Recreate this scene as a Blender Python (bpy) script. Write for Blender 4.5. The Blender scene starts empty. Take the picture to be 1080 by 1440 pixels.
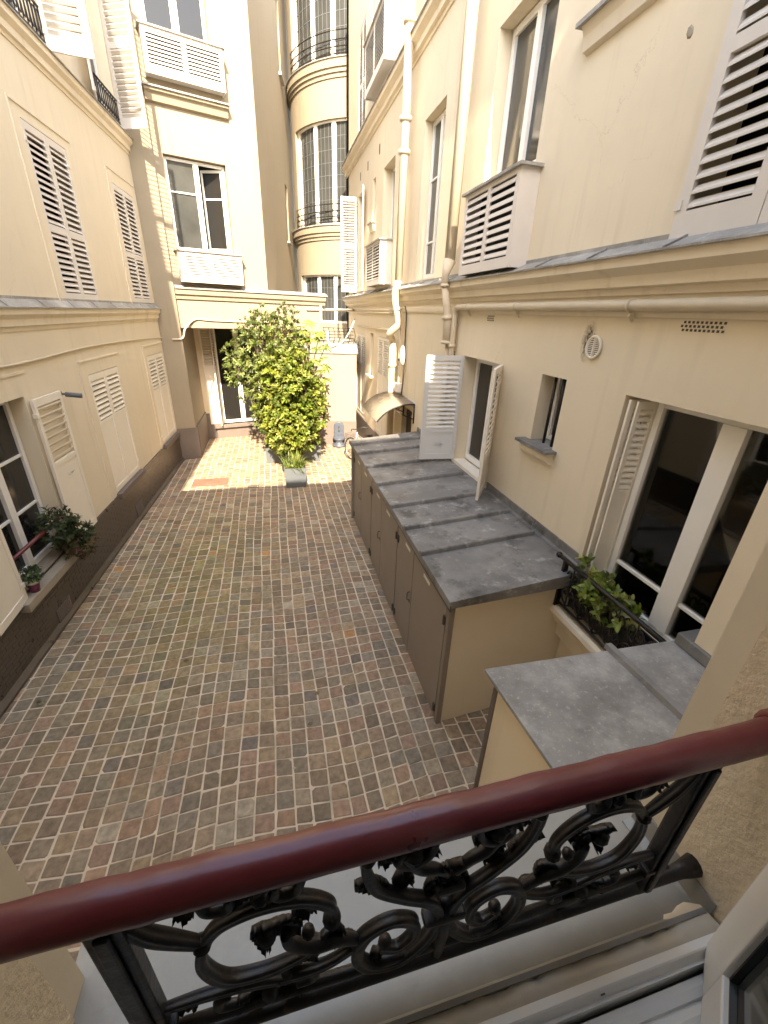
import bpy, bmesh, math, random
from mathutils import Vector
random.seed(7)
R = math.radians
S = 0.8                      # drawing units to metres
# ------------------------------------------------------------------ camera, sky, sun, exposure
scn = bpy.context.scene
EYE = 5.0
cam_d = bpy.data.cameras.new('camera'); cam = bpy.data.objects.new('camera', cam_d)
scn.collection.objects.link(cam); scn.camera = cam
ya, pi_, ro = R(-14.932), R(-25.219), R(2.259)
Fw = Vector((-math.sin(ya)*math.cos(pi_), math.cos(ya)*math.cos(pi_), math.sin(pi_)))
Rt = Vector((math.cos(ya), math.sin(ya), 0)); Up = Rt.cross(Fw)
Rt2 = Rt*math.cos(ro)+Up*math.sin(ro); Up2 = Up*math.cos(ro)-Rt*math.sin(ro)
from mathutils import Matrix
cam.matrix_world = Matrix(((Rt2.x, Up2.x, -Fw.x, 0), (Rt2.y, Up2.y, -Fw.y, 0), (Rt2.z, Up2.z, -Fw.z, EYE*S), (0, 0, 0, 1)))
cam_d.sensor_fit = 'VERTICAL'; cam_d.sensor_height = 36; cam_d.lens = 36*591.0/1440
cam_d.clip_start = 0.02; cam_d.clip_end = 500
SUN_AZ, SUN_EL = R(5.2), R(39)
w = bpy.data.worlds.new("World"); scn.world = w; w.use_nodes = True
nt = w.node_tree; bg = nt.nodes['Background']
sky = nt.nodes.new('ShaderNodeTexSky'); sky.sky_type = 'NISHITA'; sky.sun_disc = False
sky.sun_elevation = SUN_EL; sky.sun_rotation = R(180)+SUN_AZ
nt.links.new(sky.outputs[0], bg.inputs[0]); bg.inputs[1].default_value = 0.15
sd = bpy.data.lights.new('sun', 'SUN'); sd.energy = 2.0; sd.angle = R(0.5); sd.color = (1, .95, .88)
so = bpy.data.objects.new('sun', sd); scn.collection.objects.link(so)
so.location = (0, -8, 20)
sdir = Vector((math.sin(SUN_AZ)*math.cos(SUN_EL), math.cos(SUN_AZ)*math.cos(SUN_EL), -math.sin(SUN_EL)))
so.rotation_euler = sdir.to_track_quat('-Z', 'Y').to_euler()
scn.view_settings.view_transform = 'Standard'; scn.view_settings.look = 'None'
scn.view_settings.exposure = 3.2; scn.view_settings.gamma = 1
scn.view_settings.use_white_balance = True; scn.view_settings.white_balance_temperature = 8500; scn.view_settings.white_balance_tint = 10
scn.cycles.max_bounces = 10; scn.cycles.diffuse_bounces = 6

# ------------------------------------------------------------------ materials
def mat(name, col, rough=.7, metal=0, spec=.5, var=.12, vscale=3, var2=None, v2scale=.8, bump=0, bscale=60, bdist=.003,
        attr=False, coat=0, transl=0, stain=None, tint=.0, streak=None, cracks=False):
    m = bpy.data.materials.new(name); m.use_nodes = True
    t = m.node_tree; N = t.nodes; L = t.links; b = N['Principled BSDF']
    b.inputs['Roughness'].default_value = rough; b.inputs['Metallic'].default_value = metal
    b.inputs['Specular IOR Level'].default_value = spec
    if coat: b.inputs['Coat Weight'].default_value = coat; b.inputs['Coat Roughness'].default_value = .12
    g = N.new('ShaderNodeNewGeometry')
    def noise(sc, det=5, r=.6):
        n = N.new('ShaderNodeTexNoise'); n.inputs['Scale'].default_value = sc
        n.inputs['Detail'].default_value = det; n.inputs['Roughness'].default_value = r
        L.new(g.outputs['Position'], n.inputs['Vector']); return n
    def mix(fac, a, bb, mode='MIX'):
        x = N.new('ShaderNodeMix'); x.data_type = 'RGBA'; x.blend_type = mode
        for s, v in ((0, fac), (6, a), (7, bb)):
            if hasattr(v, 'links'): L.new(v, x.inputs[s])
            else: x.inputs[s].default_value = v if s == 0 else (*v[:3], 1)
        return x.outputs[2]
    def rng(o, a, bb, c=0, d=1):
        r = N.new('ShaderNodeMapRange'); L.new(o, r.inputs[0])
        r.inputs[1].default_value = a; r.inputs[2].default_value = bb; r.inputs[3].default_value = c; r.inputs[4].default_value = d
        return r.outputs[0]
    if streak:
        mpn = N.new('ShaderNodeMapping'); mpn.inputs['Scale'].default_value = (7, 7, .45); L.new(g.outputs['Position'], mpn.inputs[0])
    if attr:
        a = N.new('ShaderNodeAttribute'); a.attribute_name = 'tint'; c = a.outputs['Color']
    else: c = col
    n1 = noise(vscale)
    lo = tuple(v*(1-var) for v in col); hi = tuple(min(1, v*(1+var)) for v in col)
    if attr:
        f = rng(n1.outputs[0], .3, .7, 1-var, 1+var)
        cm = N.new('ShaderNodeCombineColor')
        for i in range(3): L.new(f, cm.inputs[i])
        c = mix(1.0, c, cm.outputs[0], 'MULTIPLY')
    else: c = mix(rng(n1.outputs[0], .3, .7), lo, hi)
    if stain:   # (colour, scale, lo, hi, strength)
        for (sc_, ss, a0, a1, st) in stain:
            n2 = noise(ss, 8, .68); c = mix(rng(n2.outputs[0], a0, a1, 0, st), c, sc_)
    if streak:
        n3 = N.new('ShaderNodeTexNoise'); n3.inputs['Scale'].default_value = 1.0; n3.inputs['Detail'].default_value = 6; L.new(mpn.outputs[0], n3.inputs[0])
        n4 = noise(.7, 3); f3 = rng(n3.outputs[0], .52, .74, 0, 1); f4 = rng(n4.outputs[0], .42, .62, 0, streak[1])
        mm = N.new('ShaderNodeMath'); mm.operation = 'MULTIPLY'; L.new(f3, mm.inputs[0]); L.new(f4, mm.inputs[1]); c = mix(mm.outputs[0], c, streak[0])
    if cracks:
        vo = N.new('ShaderNodeTexVoronoi'); vo.feature = 'DISTANCE_TO_EDGE'; vo.inputs['Scale'].default_value = .55
        wn_ = noise(2.2, 6, .7); av = N.new('ShaderNodeVectorMath'); av.operation = 'MULTIPLY_ADD'; av.inputs[1].default_value = (.5, .5, .5)
        L.new(wn_.outputs['Color'], av.inputs[0]); L.new(g.outputs['Position'], av.inputs[2]); L.new(av.outputs[0], vo.inputs['Vector'])
        n5 = noise(.6, 2); f5 = rng(vo.outputs['Distance'], .0, .0022, 1, 0); f6 = rng(n5.outputs[0], .5, .58, 0, .45)
        m5 = N.new('ShaderNodeMath'); m5.operation = 'MULTIPLY'; L.new(f5, m5.inputs[0]); L.new(f6, m5.inputs[1]); c = mix(m5.outputs[0], c, (.42, .34, .25))
    L.new(c, b.inputs['Base Color'])
    rr = rng(n1.outputs[0], .3, .7, max(.02, rough-.08), min(1, rough+.08)); L.new(rr, b.inputs['Roughness'])
    if bump:
        nb = noise(bscale, 4, .6); bp = N.new('ShaderNodeBump'); bp.inputs['Strength'].default_value = bump
        bp.inputs['Distance'].default_value = bdist; L.new(nb.outputs[0], bp.inputs['Height']); L.new(bp.outputs[0], b.inputs['Normal'])
    if transl:
        tr = N.new('ShaderNodeBsdfTranslucent'); L.new(c, tr.inputs[0]); ms = N.new('ShaderNodeMixShader'); ms.inputs[0].default_value = transl
        L.new(b.outputs[0], ms.inputs[1]); L.new(tr.outputs[0], ms.inputs[2]); L.new(ms.outputs[0], N['Material Output'].inputs[0])
    return m
dirt = (.42, .34, .24)
M = dict(
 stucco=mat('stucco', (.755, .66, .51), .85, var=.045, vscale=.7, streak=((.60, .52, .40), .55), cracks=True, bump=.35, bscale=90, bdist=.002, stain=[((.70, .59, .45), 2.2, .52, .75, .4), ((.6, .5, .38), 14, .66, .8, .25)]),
 stucco_dimmed=mat('sun_dimmed_stucco', (.30, .253, .188), .85, var=.04, streak=((.20, .16, .11), .5), vscale=.8, bump=.3, bscale=90, bdist=.002, stain=[((.25, .20, .14), 2.5, .54, .75, .3)]),  # cream stucco darkened in colour to hold back the sunlight on the far walls
 rough=mat('rough_stucco', (.78, .66, .50), .9, var=.07, vscale=9, bump=.75, bscale=42, bdist=.008, stain=[((.5, .40, .29), 12, .58, .75, .5)]),
 trim=mat('moulding_plaster', (.76, .67, .535), .75, streak=((.5, .42, .31), .6), var=.04, vscale=2, bump=.15, bscale=50, bdist=.002, stain=[((.45, .37, .27), 9, .6, .78, .35)]),
 sillpaint=mat('sill_paint', (.34, .29, .23), .7, var=.08, vscale=6, bump=.2, bscale=40, stain=[((.22, .18, .14), 8, .55, .75, .5)]),
 white=mat('shutter_paint', (.68, .64, .60), .5, var=.03, vscale=4, bump=.08, bscale=80, bdist=.001, stain=[((.55, .5, .43), 22, .62, .8, .3)]),
 bluewhite=mat('grey_shutter_paint', (.62, .63, .63), .5, var=.04, vscale=4, bump=.08, bscale=80, bdist=.001, stain=[((.45, .42, .38), 18, .6, .8, .4)]),
 creamshut=mat('cream_shutter_paint', (.82, .76, .66), .5, var=.03, vscale=4, bump=.1, bscale=70, bdist=.001, stain=[((.5, .43, .35), 22, .62, .8, .3)]),
 pvc=mat('white_frame', (.86, .84, .80), .35, var=.02, vscale=5, stain=[((.6, .55, .48), 25, .62, .8, .2)]),
 zinc=mat('zinc', (.20, .196, .19), .5, metal=.15, var=.2, vscale=3, bump=.2, bscale=16, bdist=.003, stain=[((.30, .29, .275), 1.6, .48, .62, .8), ((.055, .052, .05), 2.3, .52, .66, .75), ((.58, .57, .54), 5.5, .56, .72, .65), ((.30, .23, .16), 4, .6, .75, .5), ((.7, .69, .66), 45, .62, .72, .35)]),
 zinc2=mat('weathered_zinc', (.29, .283, .27), .55, metal=.15, var=.15, vscale=3, bump=.2, bscale=20, bdist=.002, stain=[((.46, .45, .43), 2.6, .48, .64, .8), ((.17, .158, .145), 2.2, .5, .66, .7), ((.62, .6, .57), 38, .56, .68, .55), ((.22, .21, .2), 70, .58, .7, .4)]),
 zinc3=mat('sill_zinc', (.31, .30, .275), .45, metal=.2, var=.08, vscale=5, bump=.3, bscale=22, bdist=.003, stain=[((.42, .41, .37), 12, .5, .74, .45), ((.2, .18, .15), 30, .62, .78, .45)]),
 plinth=mat('plinth_tile', (.085, .066, .052), .34, var=.18, vscale=5, bump=.3, bscale=30, bdist=.004, stain=[((.18, .15, .12), 6, .58, .8, .4)]),
 plinth2=mat('plinth_paint', (.155, .125, .11), .7, var=.1, vscale=3, bump=.2, bscale=60, stain=[((.22, .18, .15), 5, .55, .75, .4)]),
 taupe=mat('taupe_paint', (.25, .212, .178), .48, var=.06, vscale=3, bump=.1, bscale=40, bdist=.001, stain=[((.32, .28, .24), 14, .62, .8, .25)]),
 dark=mat('dark_trim', (.06, .055, .05), .5, var=.15, vscale=8),
 iron=mat('black_iron', (.016, .012, .010), .42, spec=.4, var=.2, vscale=20, bump=.5, bscale=70, bdist=.0025, stain=[((.045, .03, .022), 30, .56, .7, .7)]),
 burg=mat('burgundy_paint', (.135, .017, .022), .34, var=.08, vscale=6, bump=.4, bscale=26, bdist=.0025, coat=.35, stain=[((.20, .06, .065), 90, .72, .78, .25)]),
 pipe=mat('pipe_paint', (.60, .52, .40), .5, var=.04, vscale=5, bump=.1, bscale=40, bdist=.001, stain=[((.5, .42, .31), 14, .6, .8, .4)]),
 glass=mat('dark_glass', (.018, .017, .016), .04, var=.05, vscale=1, spec=.5),
 glassb=mat('pale_glass', (.05, .052, .05), .06, var=.2, vscale=2, spec=.5),
 clear=None, roomw=mat('room_paint', (.66, .61, .54), .9), curtain=mat('sheer_curtain', (.6, .58, .54), .9, transl=.3),
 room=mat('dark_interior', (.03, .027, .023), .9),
 mortar=mat('joint_mortar', (.66, .55, .425), .9, var=.1, vscale=6, bump=.5, bscale=60, stain=[((.30, .26, .18), 1.2, .5, .66, .8), ((.34, .29, .22), 9, .56, .75, .5)]),
 sett=mat('sandstone_sett', (.2, .15, .12), .65, spec=.2, var=.28, vscale=16, bump=.5, bscale=45, bdist=.004, attr=True, stain=[((.42, .36, .29), 26, .62, .76, .45), ((.10, .085, .07), 15, .62, .76, .4)]),
 leaf=mat('leaf', (.1, .2, .03), .42, var=.18, vscale=9, attr=True, transl=.35),
 bark=mat('bark', (.12, .085, .06), .85, var=.25, vscale=18, bump=.5, bscale=50),
 planter=mat('planter_grey', (.11, .125, .14), .55, var=.06, vscale=4, bump=.15, bscale=40),
 black=mat('black_plastic', (.015, .015, .015), .4),
 rust=mat('rusty_cast_iron', (.22, .12, .085), .6, var=.15, vscale=12, bump=.6, bscale=60),
 bluegrey=mat('blue_grey_cast', (.07, .085, .115), .5, var=.12, vscale=10, bump=.3, bscale=30),
 purple=mat('purple_glaze', (.13, .015, .06), .25, coat=.4),
 soil=mat('soil', (.04, .028, .02), .95, bump=.8, bscale=60, bdist=.01),
 paper=mat('label_paper', (.72, .70, .66), .6),
 poly=mat('awning_sheet', (.42, .355, .28), .25, var=.05, vscale=6, transl=.45),
 rubber=mat('rubber', (.02, .02, .02), .7),
 chrome=mat('steel', (.5, .5, .5), .3, metal=.9),
 soot=mat('soot', (.10, .085, .07), .95),
)

def clear_glass():
    m = bpy.data.materials.new('clear_glass'); m.use_nodes = True; t = m.node_tree; N = t.nodes; L = t.links; N.remove(N['Principled BSDF'])
    tr = N.new('ShaderNodeBsdfTransparent'); tr.inputs[0].default_value = (.8, .8, .78, 1); gl = N.new('ShaderNodeBsdfGlossy'); gl.inputs['Roughness'].default_value = .02
    fz = N.new('ShaderNodeFresnel'); fz.inputs[0].default_value = 1.62; ms = N.new('ShaderNodeMixShader')
    L.new(fz.outputs[0], ms.inputs[0]); L.new(tr.outputs[0], ms.inputs[1]); L.new(gl.outputs[0], ms.inputs[2]); L.new(ms.outputs[0], N['Material Output'].inputs[0]); return m
M['clear'] = clear_glass()
# ------------------------------------------------------------------ mesh tools
class Fr:
    "local frame: u along, w outward, z up"
    def __init__(s, ox, oy, t, n): s.o = (ox, oy); s.t = t; s.n = n
    def p(s, u, w, z): return (s.o[0]+s.t[0]*u+s.n[0]*w, s.o[1]+s.t[1]*u+s.n[1]*w, z)
def azfr(ox, oy, deg, side):
    t = (math.sin(R(deg)), math.cos(R(deg)))
    n = (t[1], -t[0]) if side > 0 else (-t[1], t[0])
    return Fr(ox, oy, t, n)
W0 = Fr(0, 0, (1, 0), (0, 1))
class MB:
    def __init__(s): s.v = []; s.f = []; s.c = []; s.sm = []
    def add(s, vs, fs, col=None, smooth=False):
        b = len(s.v); s.v += [tuple(v) for v in vs]
        for f in fs: s.f.append(tuple(b+i for i in f)); s.c.append(col); s.sm.append(smooth)
    def box(s, fr, u0, u1, w0, w1, z0, z1, col=None):
        P = [fr.p(u, w, z) for z in (z0, z1) for w in (w0, w1) for u in (u0, u1)]
        s.add(P, [(0, 2, 3, 1), (4, 5, 7, 6), (0, 1, 5, 4), (2, 6, 7, 3), (0, 4, 6, 2), (1, 3, 7, 5)], col)
    def prism(s, fr, prof, u0, u1, col=None, smooth=False):
        "profile of (w, z) swept along u"
        n = len(prof); A = [fr.p(u0, a, b) for a, b in prof]; B = [fr.p(u1, a, b) for a, b in prof]
        s.add(A+B, [tuple(range(n)), tuple(range(2*n-1, n-1, -1))], col)
        b = len(s.v)-2*n
        for i in range(n):
            s.f.append((b+i, b+(i+1) % n, b+n+(i+1) % n, b+n+i)); s.c.append(col); s.sm.append(smooth)
    def slab(s, fr, pts, w0, w1, col=None):
        "outline of (u, z) given thickness in w"
        n = len(pts); A = [fr.p(a, w0, b) for a, b in pts]; B = [fr.p(a, w1, b) for a, b in pts]
        s.add(A+B, [tuple(range(n)), tuple(range(2*n-1, n-1, -1))]+[(i, (i+1) % n, n+(i+1) % n, n+i) for i in range(n)], col)
    def tube(s, pts, r, n=8, cap=True, flat=1.0, col=None, flute=0):
        pts = [Vector(p) for p in pts]; k = len(pts)
        rs = r if isinstance(r, (list, tuple)) else [r]*k
        up = None; rings = []
        for i in range(k):
            d = (pts[min(i+1, k-1)]-pts[max(i-1, 0)])
            if d.length < 1e-9: d = Vector((0, 0, 1))
            d.normalize()
            if up is None:
                a = Vector((0, 0, 1)) if abs(d.z) < .9 else Vector((0, 1, 0))
                up = (a-d*a.dot(d)).normalized()
            else:
                up = up-d*up.dot(d)
                up = up.normalized() if up.length > 1e-6 else d.orthogonal().normalized()
            sd = d.cross(up)
            rings.append([pts[i]+(up*math.cos(2*math.pi*j/n)+sd*math.sin(2*math.pi*j/n)*flat)*rs[i]*(1+flute*math.cos(8*math.pi*(j+.5*n/4)/n)) for j in range(n)])
        V = [v for g in rings for v in g]; F = []
        for i in range(k-1):
            for j in range(n): F.append((i*n+j, i*n+(j+1) % n, (i+1)*n+(j+1) % n, (i+1)*n+j))
        if cap: F += [tuple(range(n-1, -1, -1)), tuple((k-1)*n+j for j in range(n))]
        s.add(V, F, col, True)
    def ball(s, c, r, sc=(1, 1, 1), seg=8, rng=5, col=None):
        V = []; F = []
        for i in range(rng+1):
            t = math.pi*i/rng
            for j in range(seg):
                a = 2*math.pi*j/seg
                V.append((c[0]+r*sc[0]*math.sin(t)*math.cos(a), c[1]+r*sc[1]*math.sin(t)*math.sin(a), c[2]+r*sc[2]*math.cos(t)))
        for i in range(rng):
            for j in range(seg): F.append((i*seg+j, i*seg+(j+1) % seg, (i+1)*seg+(j+1) % seg, (i+1)*seg+j))
        s.add(V, F, col, True)
    def lathe(s, c, prof, n=20, col=None):
        V = []; F = []
        for (r, z) in prof:
            for j in range(n):
                a = 2*math.pi*j/n; V.append((c[0]+r*math.cos(a), c[1]+r*math.sin(a), c[2]+z))
        for i in range(len(prof)-1):
            for j in range(n): F.append((i*n+j, i*n+(j+1) % n, (i+1)*n+(j+1) % n, (i+1)*n+j))
        F += [tuple(range(n-1, -1, -1)), tuple((len(prof)-1)*n+j for j in range(n))]
        s.add(V, F, col, True)
    def arc(s, cx, cy, r0, r1, a0, a1, z0, z1, n=20):
        V = []; F = []
        for i in range(n+1):
            a = R(a0+(a1-a0)*i/n)
            for r in (r0, r1):
                for z in (z0, z1): V.append((cx+r*math.cos(a), cy+r*math.sin(a), z))
        for i in range(n):
            b = i*4; c = b+4
            F += [(b, b+1, c+1, c), (b+2, c+2, c+3, b+3), (b, c, c+2, b+2), (b+1, b+3, c+3, c+1)]
        F += [(0, 2, 3, 1), (n*4, n*4+1, n*4+3, n*4+2)]
        s.add(V, F)
    def build(s, name, m, parent=None, bevel=0, recalc=True):
        V = [Vector(v)*S for v in s.v]
        lo = Vector([min(v[i] for v in V) for i in range(3)]); hi = Vector([max(v[i] for v in V) for i in range(3)])
        c = Vector(((lo.x+hi.x)/2, (lo.y+hi.y)/2, lo.z))
        me = bpy.data.meshes.new(name); me.from_pydata([v-c for v in V], [], s.f); me.validate()
        if recalc:
            b = bmesh.new(); b.from_mesh(me); bmesh.ops.recalc_face_normals(b, faces=b.faces); b.to_mesh(me); b.free()
        if len(me.polygons) == len(s.f):
            me.polygons.foreach_set('use_smooth', [bool(x) for x in s.sm])
            if any(x is not None for x in s.c):
                at = me.attributes.new('tint', 'FLOAT_COLOR', 'FACE')
                at.data.foreach_set('color', [q for x in s.c for q in ((*x, 1) if x else (.2, .2, .2, 1))])
        me.materials.append(m)
        o = bpy.data.objects.new(name, me); scn.collection.objects.link(o)
        if parent is not None:
            o.parent = parent; o.location = c-WORLD.get(parent.name, Vector((0, 0, 0)))
        else: o.location = c
        WORLD[o.name] = c
        if bevel:
            bv = o.modifiers.new('bevel', 'BEVEL'); bv.width = bevel*S; bv.segments = 2; bv.limit_method = 'ANGLE'
        return o
WORLD = {}
def tag(o, label, cat, group=None):
    o['label'] = label; o['category'] = cat
    if group: o['group'] = group
    return o
def thing(name, label, cat, loc, group=None):
    o = bpy.data.objects.new(name, None); scn.collection.objects.link(o); o.location = Vector(loc)*S
    WORLD[o.name] = Vector(loc)*S; o.empty_display_size = .2
    return tag(o, label, cat, group)
def struct(o): o['kind'] = 'structure'; return o

def wall_grid(mb, fr, u0, u1, z0, z1, holes, T=.4, w=0.0):
    "wall with rectangular openings and their reveals, one closed shell"
    us = sorted({u0, u1, *[h[i] for h in holes for i in (0, 1)]}); zs = sorted({z0, z1, *[h[i] for h in holes for i in (2, 3)]})
    us = [x for x in us if u0 <= x <= u1]; zs = [x for x in zs if z0 <= x <= z1]
    nu, nz = len(us)-1, len(zs)-1
    def solid(i, j):
        if i < 0 or j < 0 or i >= nu or j >= nz: return False
        cu = (us[i]+us[i+1])/2; cz = (zs[j]+zs[j+1])/2
        return not any(h[0] < cu < h[1] and h[2] < cz < h[3] for h in holes)
    idx = {}; V = []
    def vid(i, j, k):
        if (i, j, k) not in idx: idx[(i, j, k)] = len(V); V.append(fr.p(us[i], w if k == 0 else w-T, zs[j]))
        return idx[(i, j, k)]
    F = []
    for i in range(nu):
        for j in range(nz):
            if not solid(i, j): continue
            F.append((vid(i, j, 0), vid(i+1, j, 0), vid(i+1, j+1, 0), vid(i, j+1, 0)))
            F.append((vid(i, j, 1), vid(i, j+1, 1), vid(i+1, j+1, 1), vid(i+1, j, 1)))
            if not solid(i-1, j): F.append((vid(i, j, 0), vid(i, j+1, 0), vid(i, j+1, 1), vid(i, j, 1)))
            if not solid(i+1, j): F.append((vid(i+1, j, 0), vid(i+1, j, 1), vid(i+1, j+1, 1), vid(i+1, j+1, 0)))
            if not solid(i, j-1): F.append((vid(i, j, 0), vid(i, j, 1), vid(i+1, j, 1), vid(i+1, j, 0)))
            if not solid(i, j+1): F.append((vid(i, j+1, 0), vid(i+1, j+1, 0), vid(i+1, j+1, 1), vid(i, j+1, 1)))
    mb.add(V, F)

def leaf(name, parent, hx, hy, d, n, width, z0, z1, louv, m, th=.045, stile=.075, pitch=.062, knob=False, flip=False):
    "a shutter leaf: hinge point, direction of its width, direction its face looks"
    l = math.hypot(*d); d = (d[0]/l, d[1]/l); l = math.hypot(*n); n = (n[0]/l, n[1]/l)
    fr = Fr(hx, hy, d, n); b = MB(); h = th/2
    b.box(fr, 0, stile, -h, h, z0, z1); b.box(fr, width-stile, width, -h, h, z0, z1)
    cuts = [z0]+[x for a in louv for x in a]+[z1]
    # rails around every louvred field; what is below the lowest field is a framed panel
    zlow = louv[0][0]
    rails = []
    if zlow-z0 > .35:
        rails.append((z0, z0+.12)); rails.append((zlow-.08, zlow))
        b.box(fr, stile-.002, width-stile+.002, -h*.45, h*.45, z0+.118, zlow-.078)
    else: rails.append((z0, zlow))
    for a, c in zip(louv[:-1], louv[1:]): rails.append((a[1], c[0]))
    rails.append((louv[-1][1], z1))
    for a, c in rails: b.box(fr, stile, width-stile, -h*.98, h*.98, a, c)
    for (a, c) in louv:
        k = max(2, round((c-a)/pitch)); p = (c-a)/k
        for i in range(k):
            z = a+(i+.5)*p; q = (-.21 if flip else .24)*p; t = .075*p+.002
            b.add([fr.p(u, ww, zz) for u in (stile-.003, width-stile+.003) for ww, zz in ((-h*.9, z+q-t), (-h*.9, z+q+t), (h*.9, z-q+t), (h*.9, z-q-t))],
                  [(0, 1, 2, 3), (7, 6, 5, 4), (0, 4, 5, 1), (1, 5, 6, 2), (2, 6, 7, 3), (3, 7, 4, 0)])
    o = b.build(name, m, parent)
    if knob:
        c = MB(); c.tube([fr.p(width*.42, h+.002, zlow-.3 if zlow-z0 > .35 else (z0+z1)/2), fr.p(width*.42, h+.03, zlow-.3), fr.p(width*.62, h+.03, zlow-.28)], .009, 6)
        c.build('latch', M['chrome'], o)
    for zz in (z0+.25, z1-.25): hg = MB(); hg.box(fr, -.02, .05, -h-.012, h+.012, zz-.035, zz+.035); hg.build('hinge', m, o)
    return o

def window(parent, fr, u0, u1, z0, z1, w, leaves=2, trans=(), fw=.06, m=None, glass=None, meet=.12):
    m = m or M['pvc']; glass = glass or M['glass']; b = MB()
    b.box(fr, u0, u0+fw, w-.04, w+.04, z0, z1); b.box(fr, u1-fw, u1, w-.04, w+.04, z0, z1)
    b.box(fr, u0+fw, u1-fw, w-.038, w+.038, z0, z0+fw*1.3); b.box(fr, u0+fw, u1-fw, w-.038, w+.038, z1-fw, z1)
    L = (u1-u0-2*fw)/leaves; panes = []
    for i in range(leaves):
        a = u0+fw+i*L; c = a+L
        if i: b.box(fr, a-meet/2, a+meet/2, w-.035, w+.055, z0+fw*1.3, z1-fw)
        for t in trans: b.box(fr, a+(meet/2 if i else 0), c-(meet/2 if i < leaves-1 else 0), w-.02, w+.03, t-.02, t+.02)
        panes.append((a+(meet/2 if i else .0), c-(meet/2 if i < leaves-1 else 0)))
    o = b.build('window', m, parent, bevel=.006)
    for a, c in panes:
        g = MB(); g.box(fr, a-.005, c+.005, w-.012, w-.004, z0+fw, z1-fw+.005); g.build('pane', glass, o)
    return o

def louvre_box(parent, fr, u0, u1, z0, z1, pr, far_first=False, pitch=.075):
    "white louvred cold box hung under a window, with its zinc lid"
    b = MB(); t = .03
    b.box(fr, u0, u0+t, 0, pr-.03, z0, z1); b.box(fr, u1-t, u1, 0, pr-.03, z0, z1)
    b.box(fr, u0+t, u1-t, 0, pr-.04, z0+.03, z0+.05)
    f2 = Fr(*fr.p(0, pr-.03, 0)[:2], fr.t, fr.n); mid = (u0+u1)/2
    for a, c in ((u0, u0+.1), (mid-.05, mid+.05), (u1-.1, u1)): b.box(f2, a, c, 0, .03, z0, z1)
    for a, c in ((u0+.1, mid-.05), (mid+.05, u1-.1)):
        b.box(f2, a, c, .001, .029, z0, z0+.14); b.box(f2, a, c, .001, .029, z1-.06, z1)
        k = round((z1-z0-.2)/pitch); p = (z1-z0-.2)/k
        for i in range(k):
            z = z0+.14+(i+.5)*p; q = .22*p; t2 = .10*p
            b.add([f2.p(u, ww, zz) for u in (a-.002, c+.002) for ww, zz in ((.002, z+q-t2), (.002, z+q+t2), (.028, z-q+t2), (.028, z-q-t2))],
                  [(0, 1, 2, 3), (7, 6, 5, 4), (0, 4, 5, 1), (1, 5, 6, 2), (2, 6, 7, 3), (3, 7, 4, 0)])
    o = b.build('louvred_box', M['white'], parent)
    c = MB(); c.box(fr, u0-.06, u1+.06, .002, pr+.05, z1, z1+.035); c.build('lid', M['zinc2'], o)
    d = MB(); d.box(fr, u0+t, u1-t, .01, .02, z0+.05, z1-.02); d.build('backing', M['room'], o)
    return o

def cornice(parent, fr, u0, u1, zt, h, pr, flash=True, m=None):
    p = [(-.02, zt-h), (pr*.12, zt-h), (pr*.15, zt-h*.82), (pr*.42, zt-h*.78), (pr*.45, zt-h*.5), (pr*.62, zt-h*.42), (pr*.9, zt-h*.3), (pr*.92, zt-.012), (-.02, zt-.012)]
    b = MB(); b.prism(fr, p, u0, u1); o = b.build('cornice', m or M['trim'], parent)
    if flash:
        c = MB(); c.prism(fr, [(-.01, zt-.010), (pr+.02, zt-.014), (pr+.02, zt+.004), (pr-.02, zt+.012), (.012, zt+.11), (.012, zt+.15), (-.01, zt+.15)], u0, u1)
        k = int((u1-u0)/1.0)
        for i in range(1, k):
            u = u0+(u1-u0)*i/k; c.prism(fr, [(pr+.0, zt+.008), (pr+.0, zt+.022), (.02, zt+.125), (.02, zt+.10)], u-.012, u+.012)
        c.build('zinc_flashing', M['zinc2'], o)
    return o

def tube_thing(name, label, cat, paths, m, group=None, collars=(), parent=None):
    b = MB()
    for pts, r in paths: b.tube(pts, r, 12)
    for (p, q, r) in collars: b.tube([p, q], r, 12)
    o = b.build(name, m, parent)
    if parent is None: tag(o, label, cat, group)
    return o
def smooth(pts, k=6):
    P = [Vector(p) for p in pts]; out = []
    for i in range(len(P)-1):
        a = P[max(i-1, 0)]; b = P[i]; c = P[i+1]; d = P[min(i+2, len(P)-1)]
        for j in range(k):
            t = j/k; out.append(.5*((2*b)+(c-a)*t+(2*a-5*b+4*c-d)*t*t+(3*b-a-3*c+d)*t**3))
    out.append(P[-1]); return out

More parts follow.
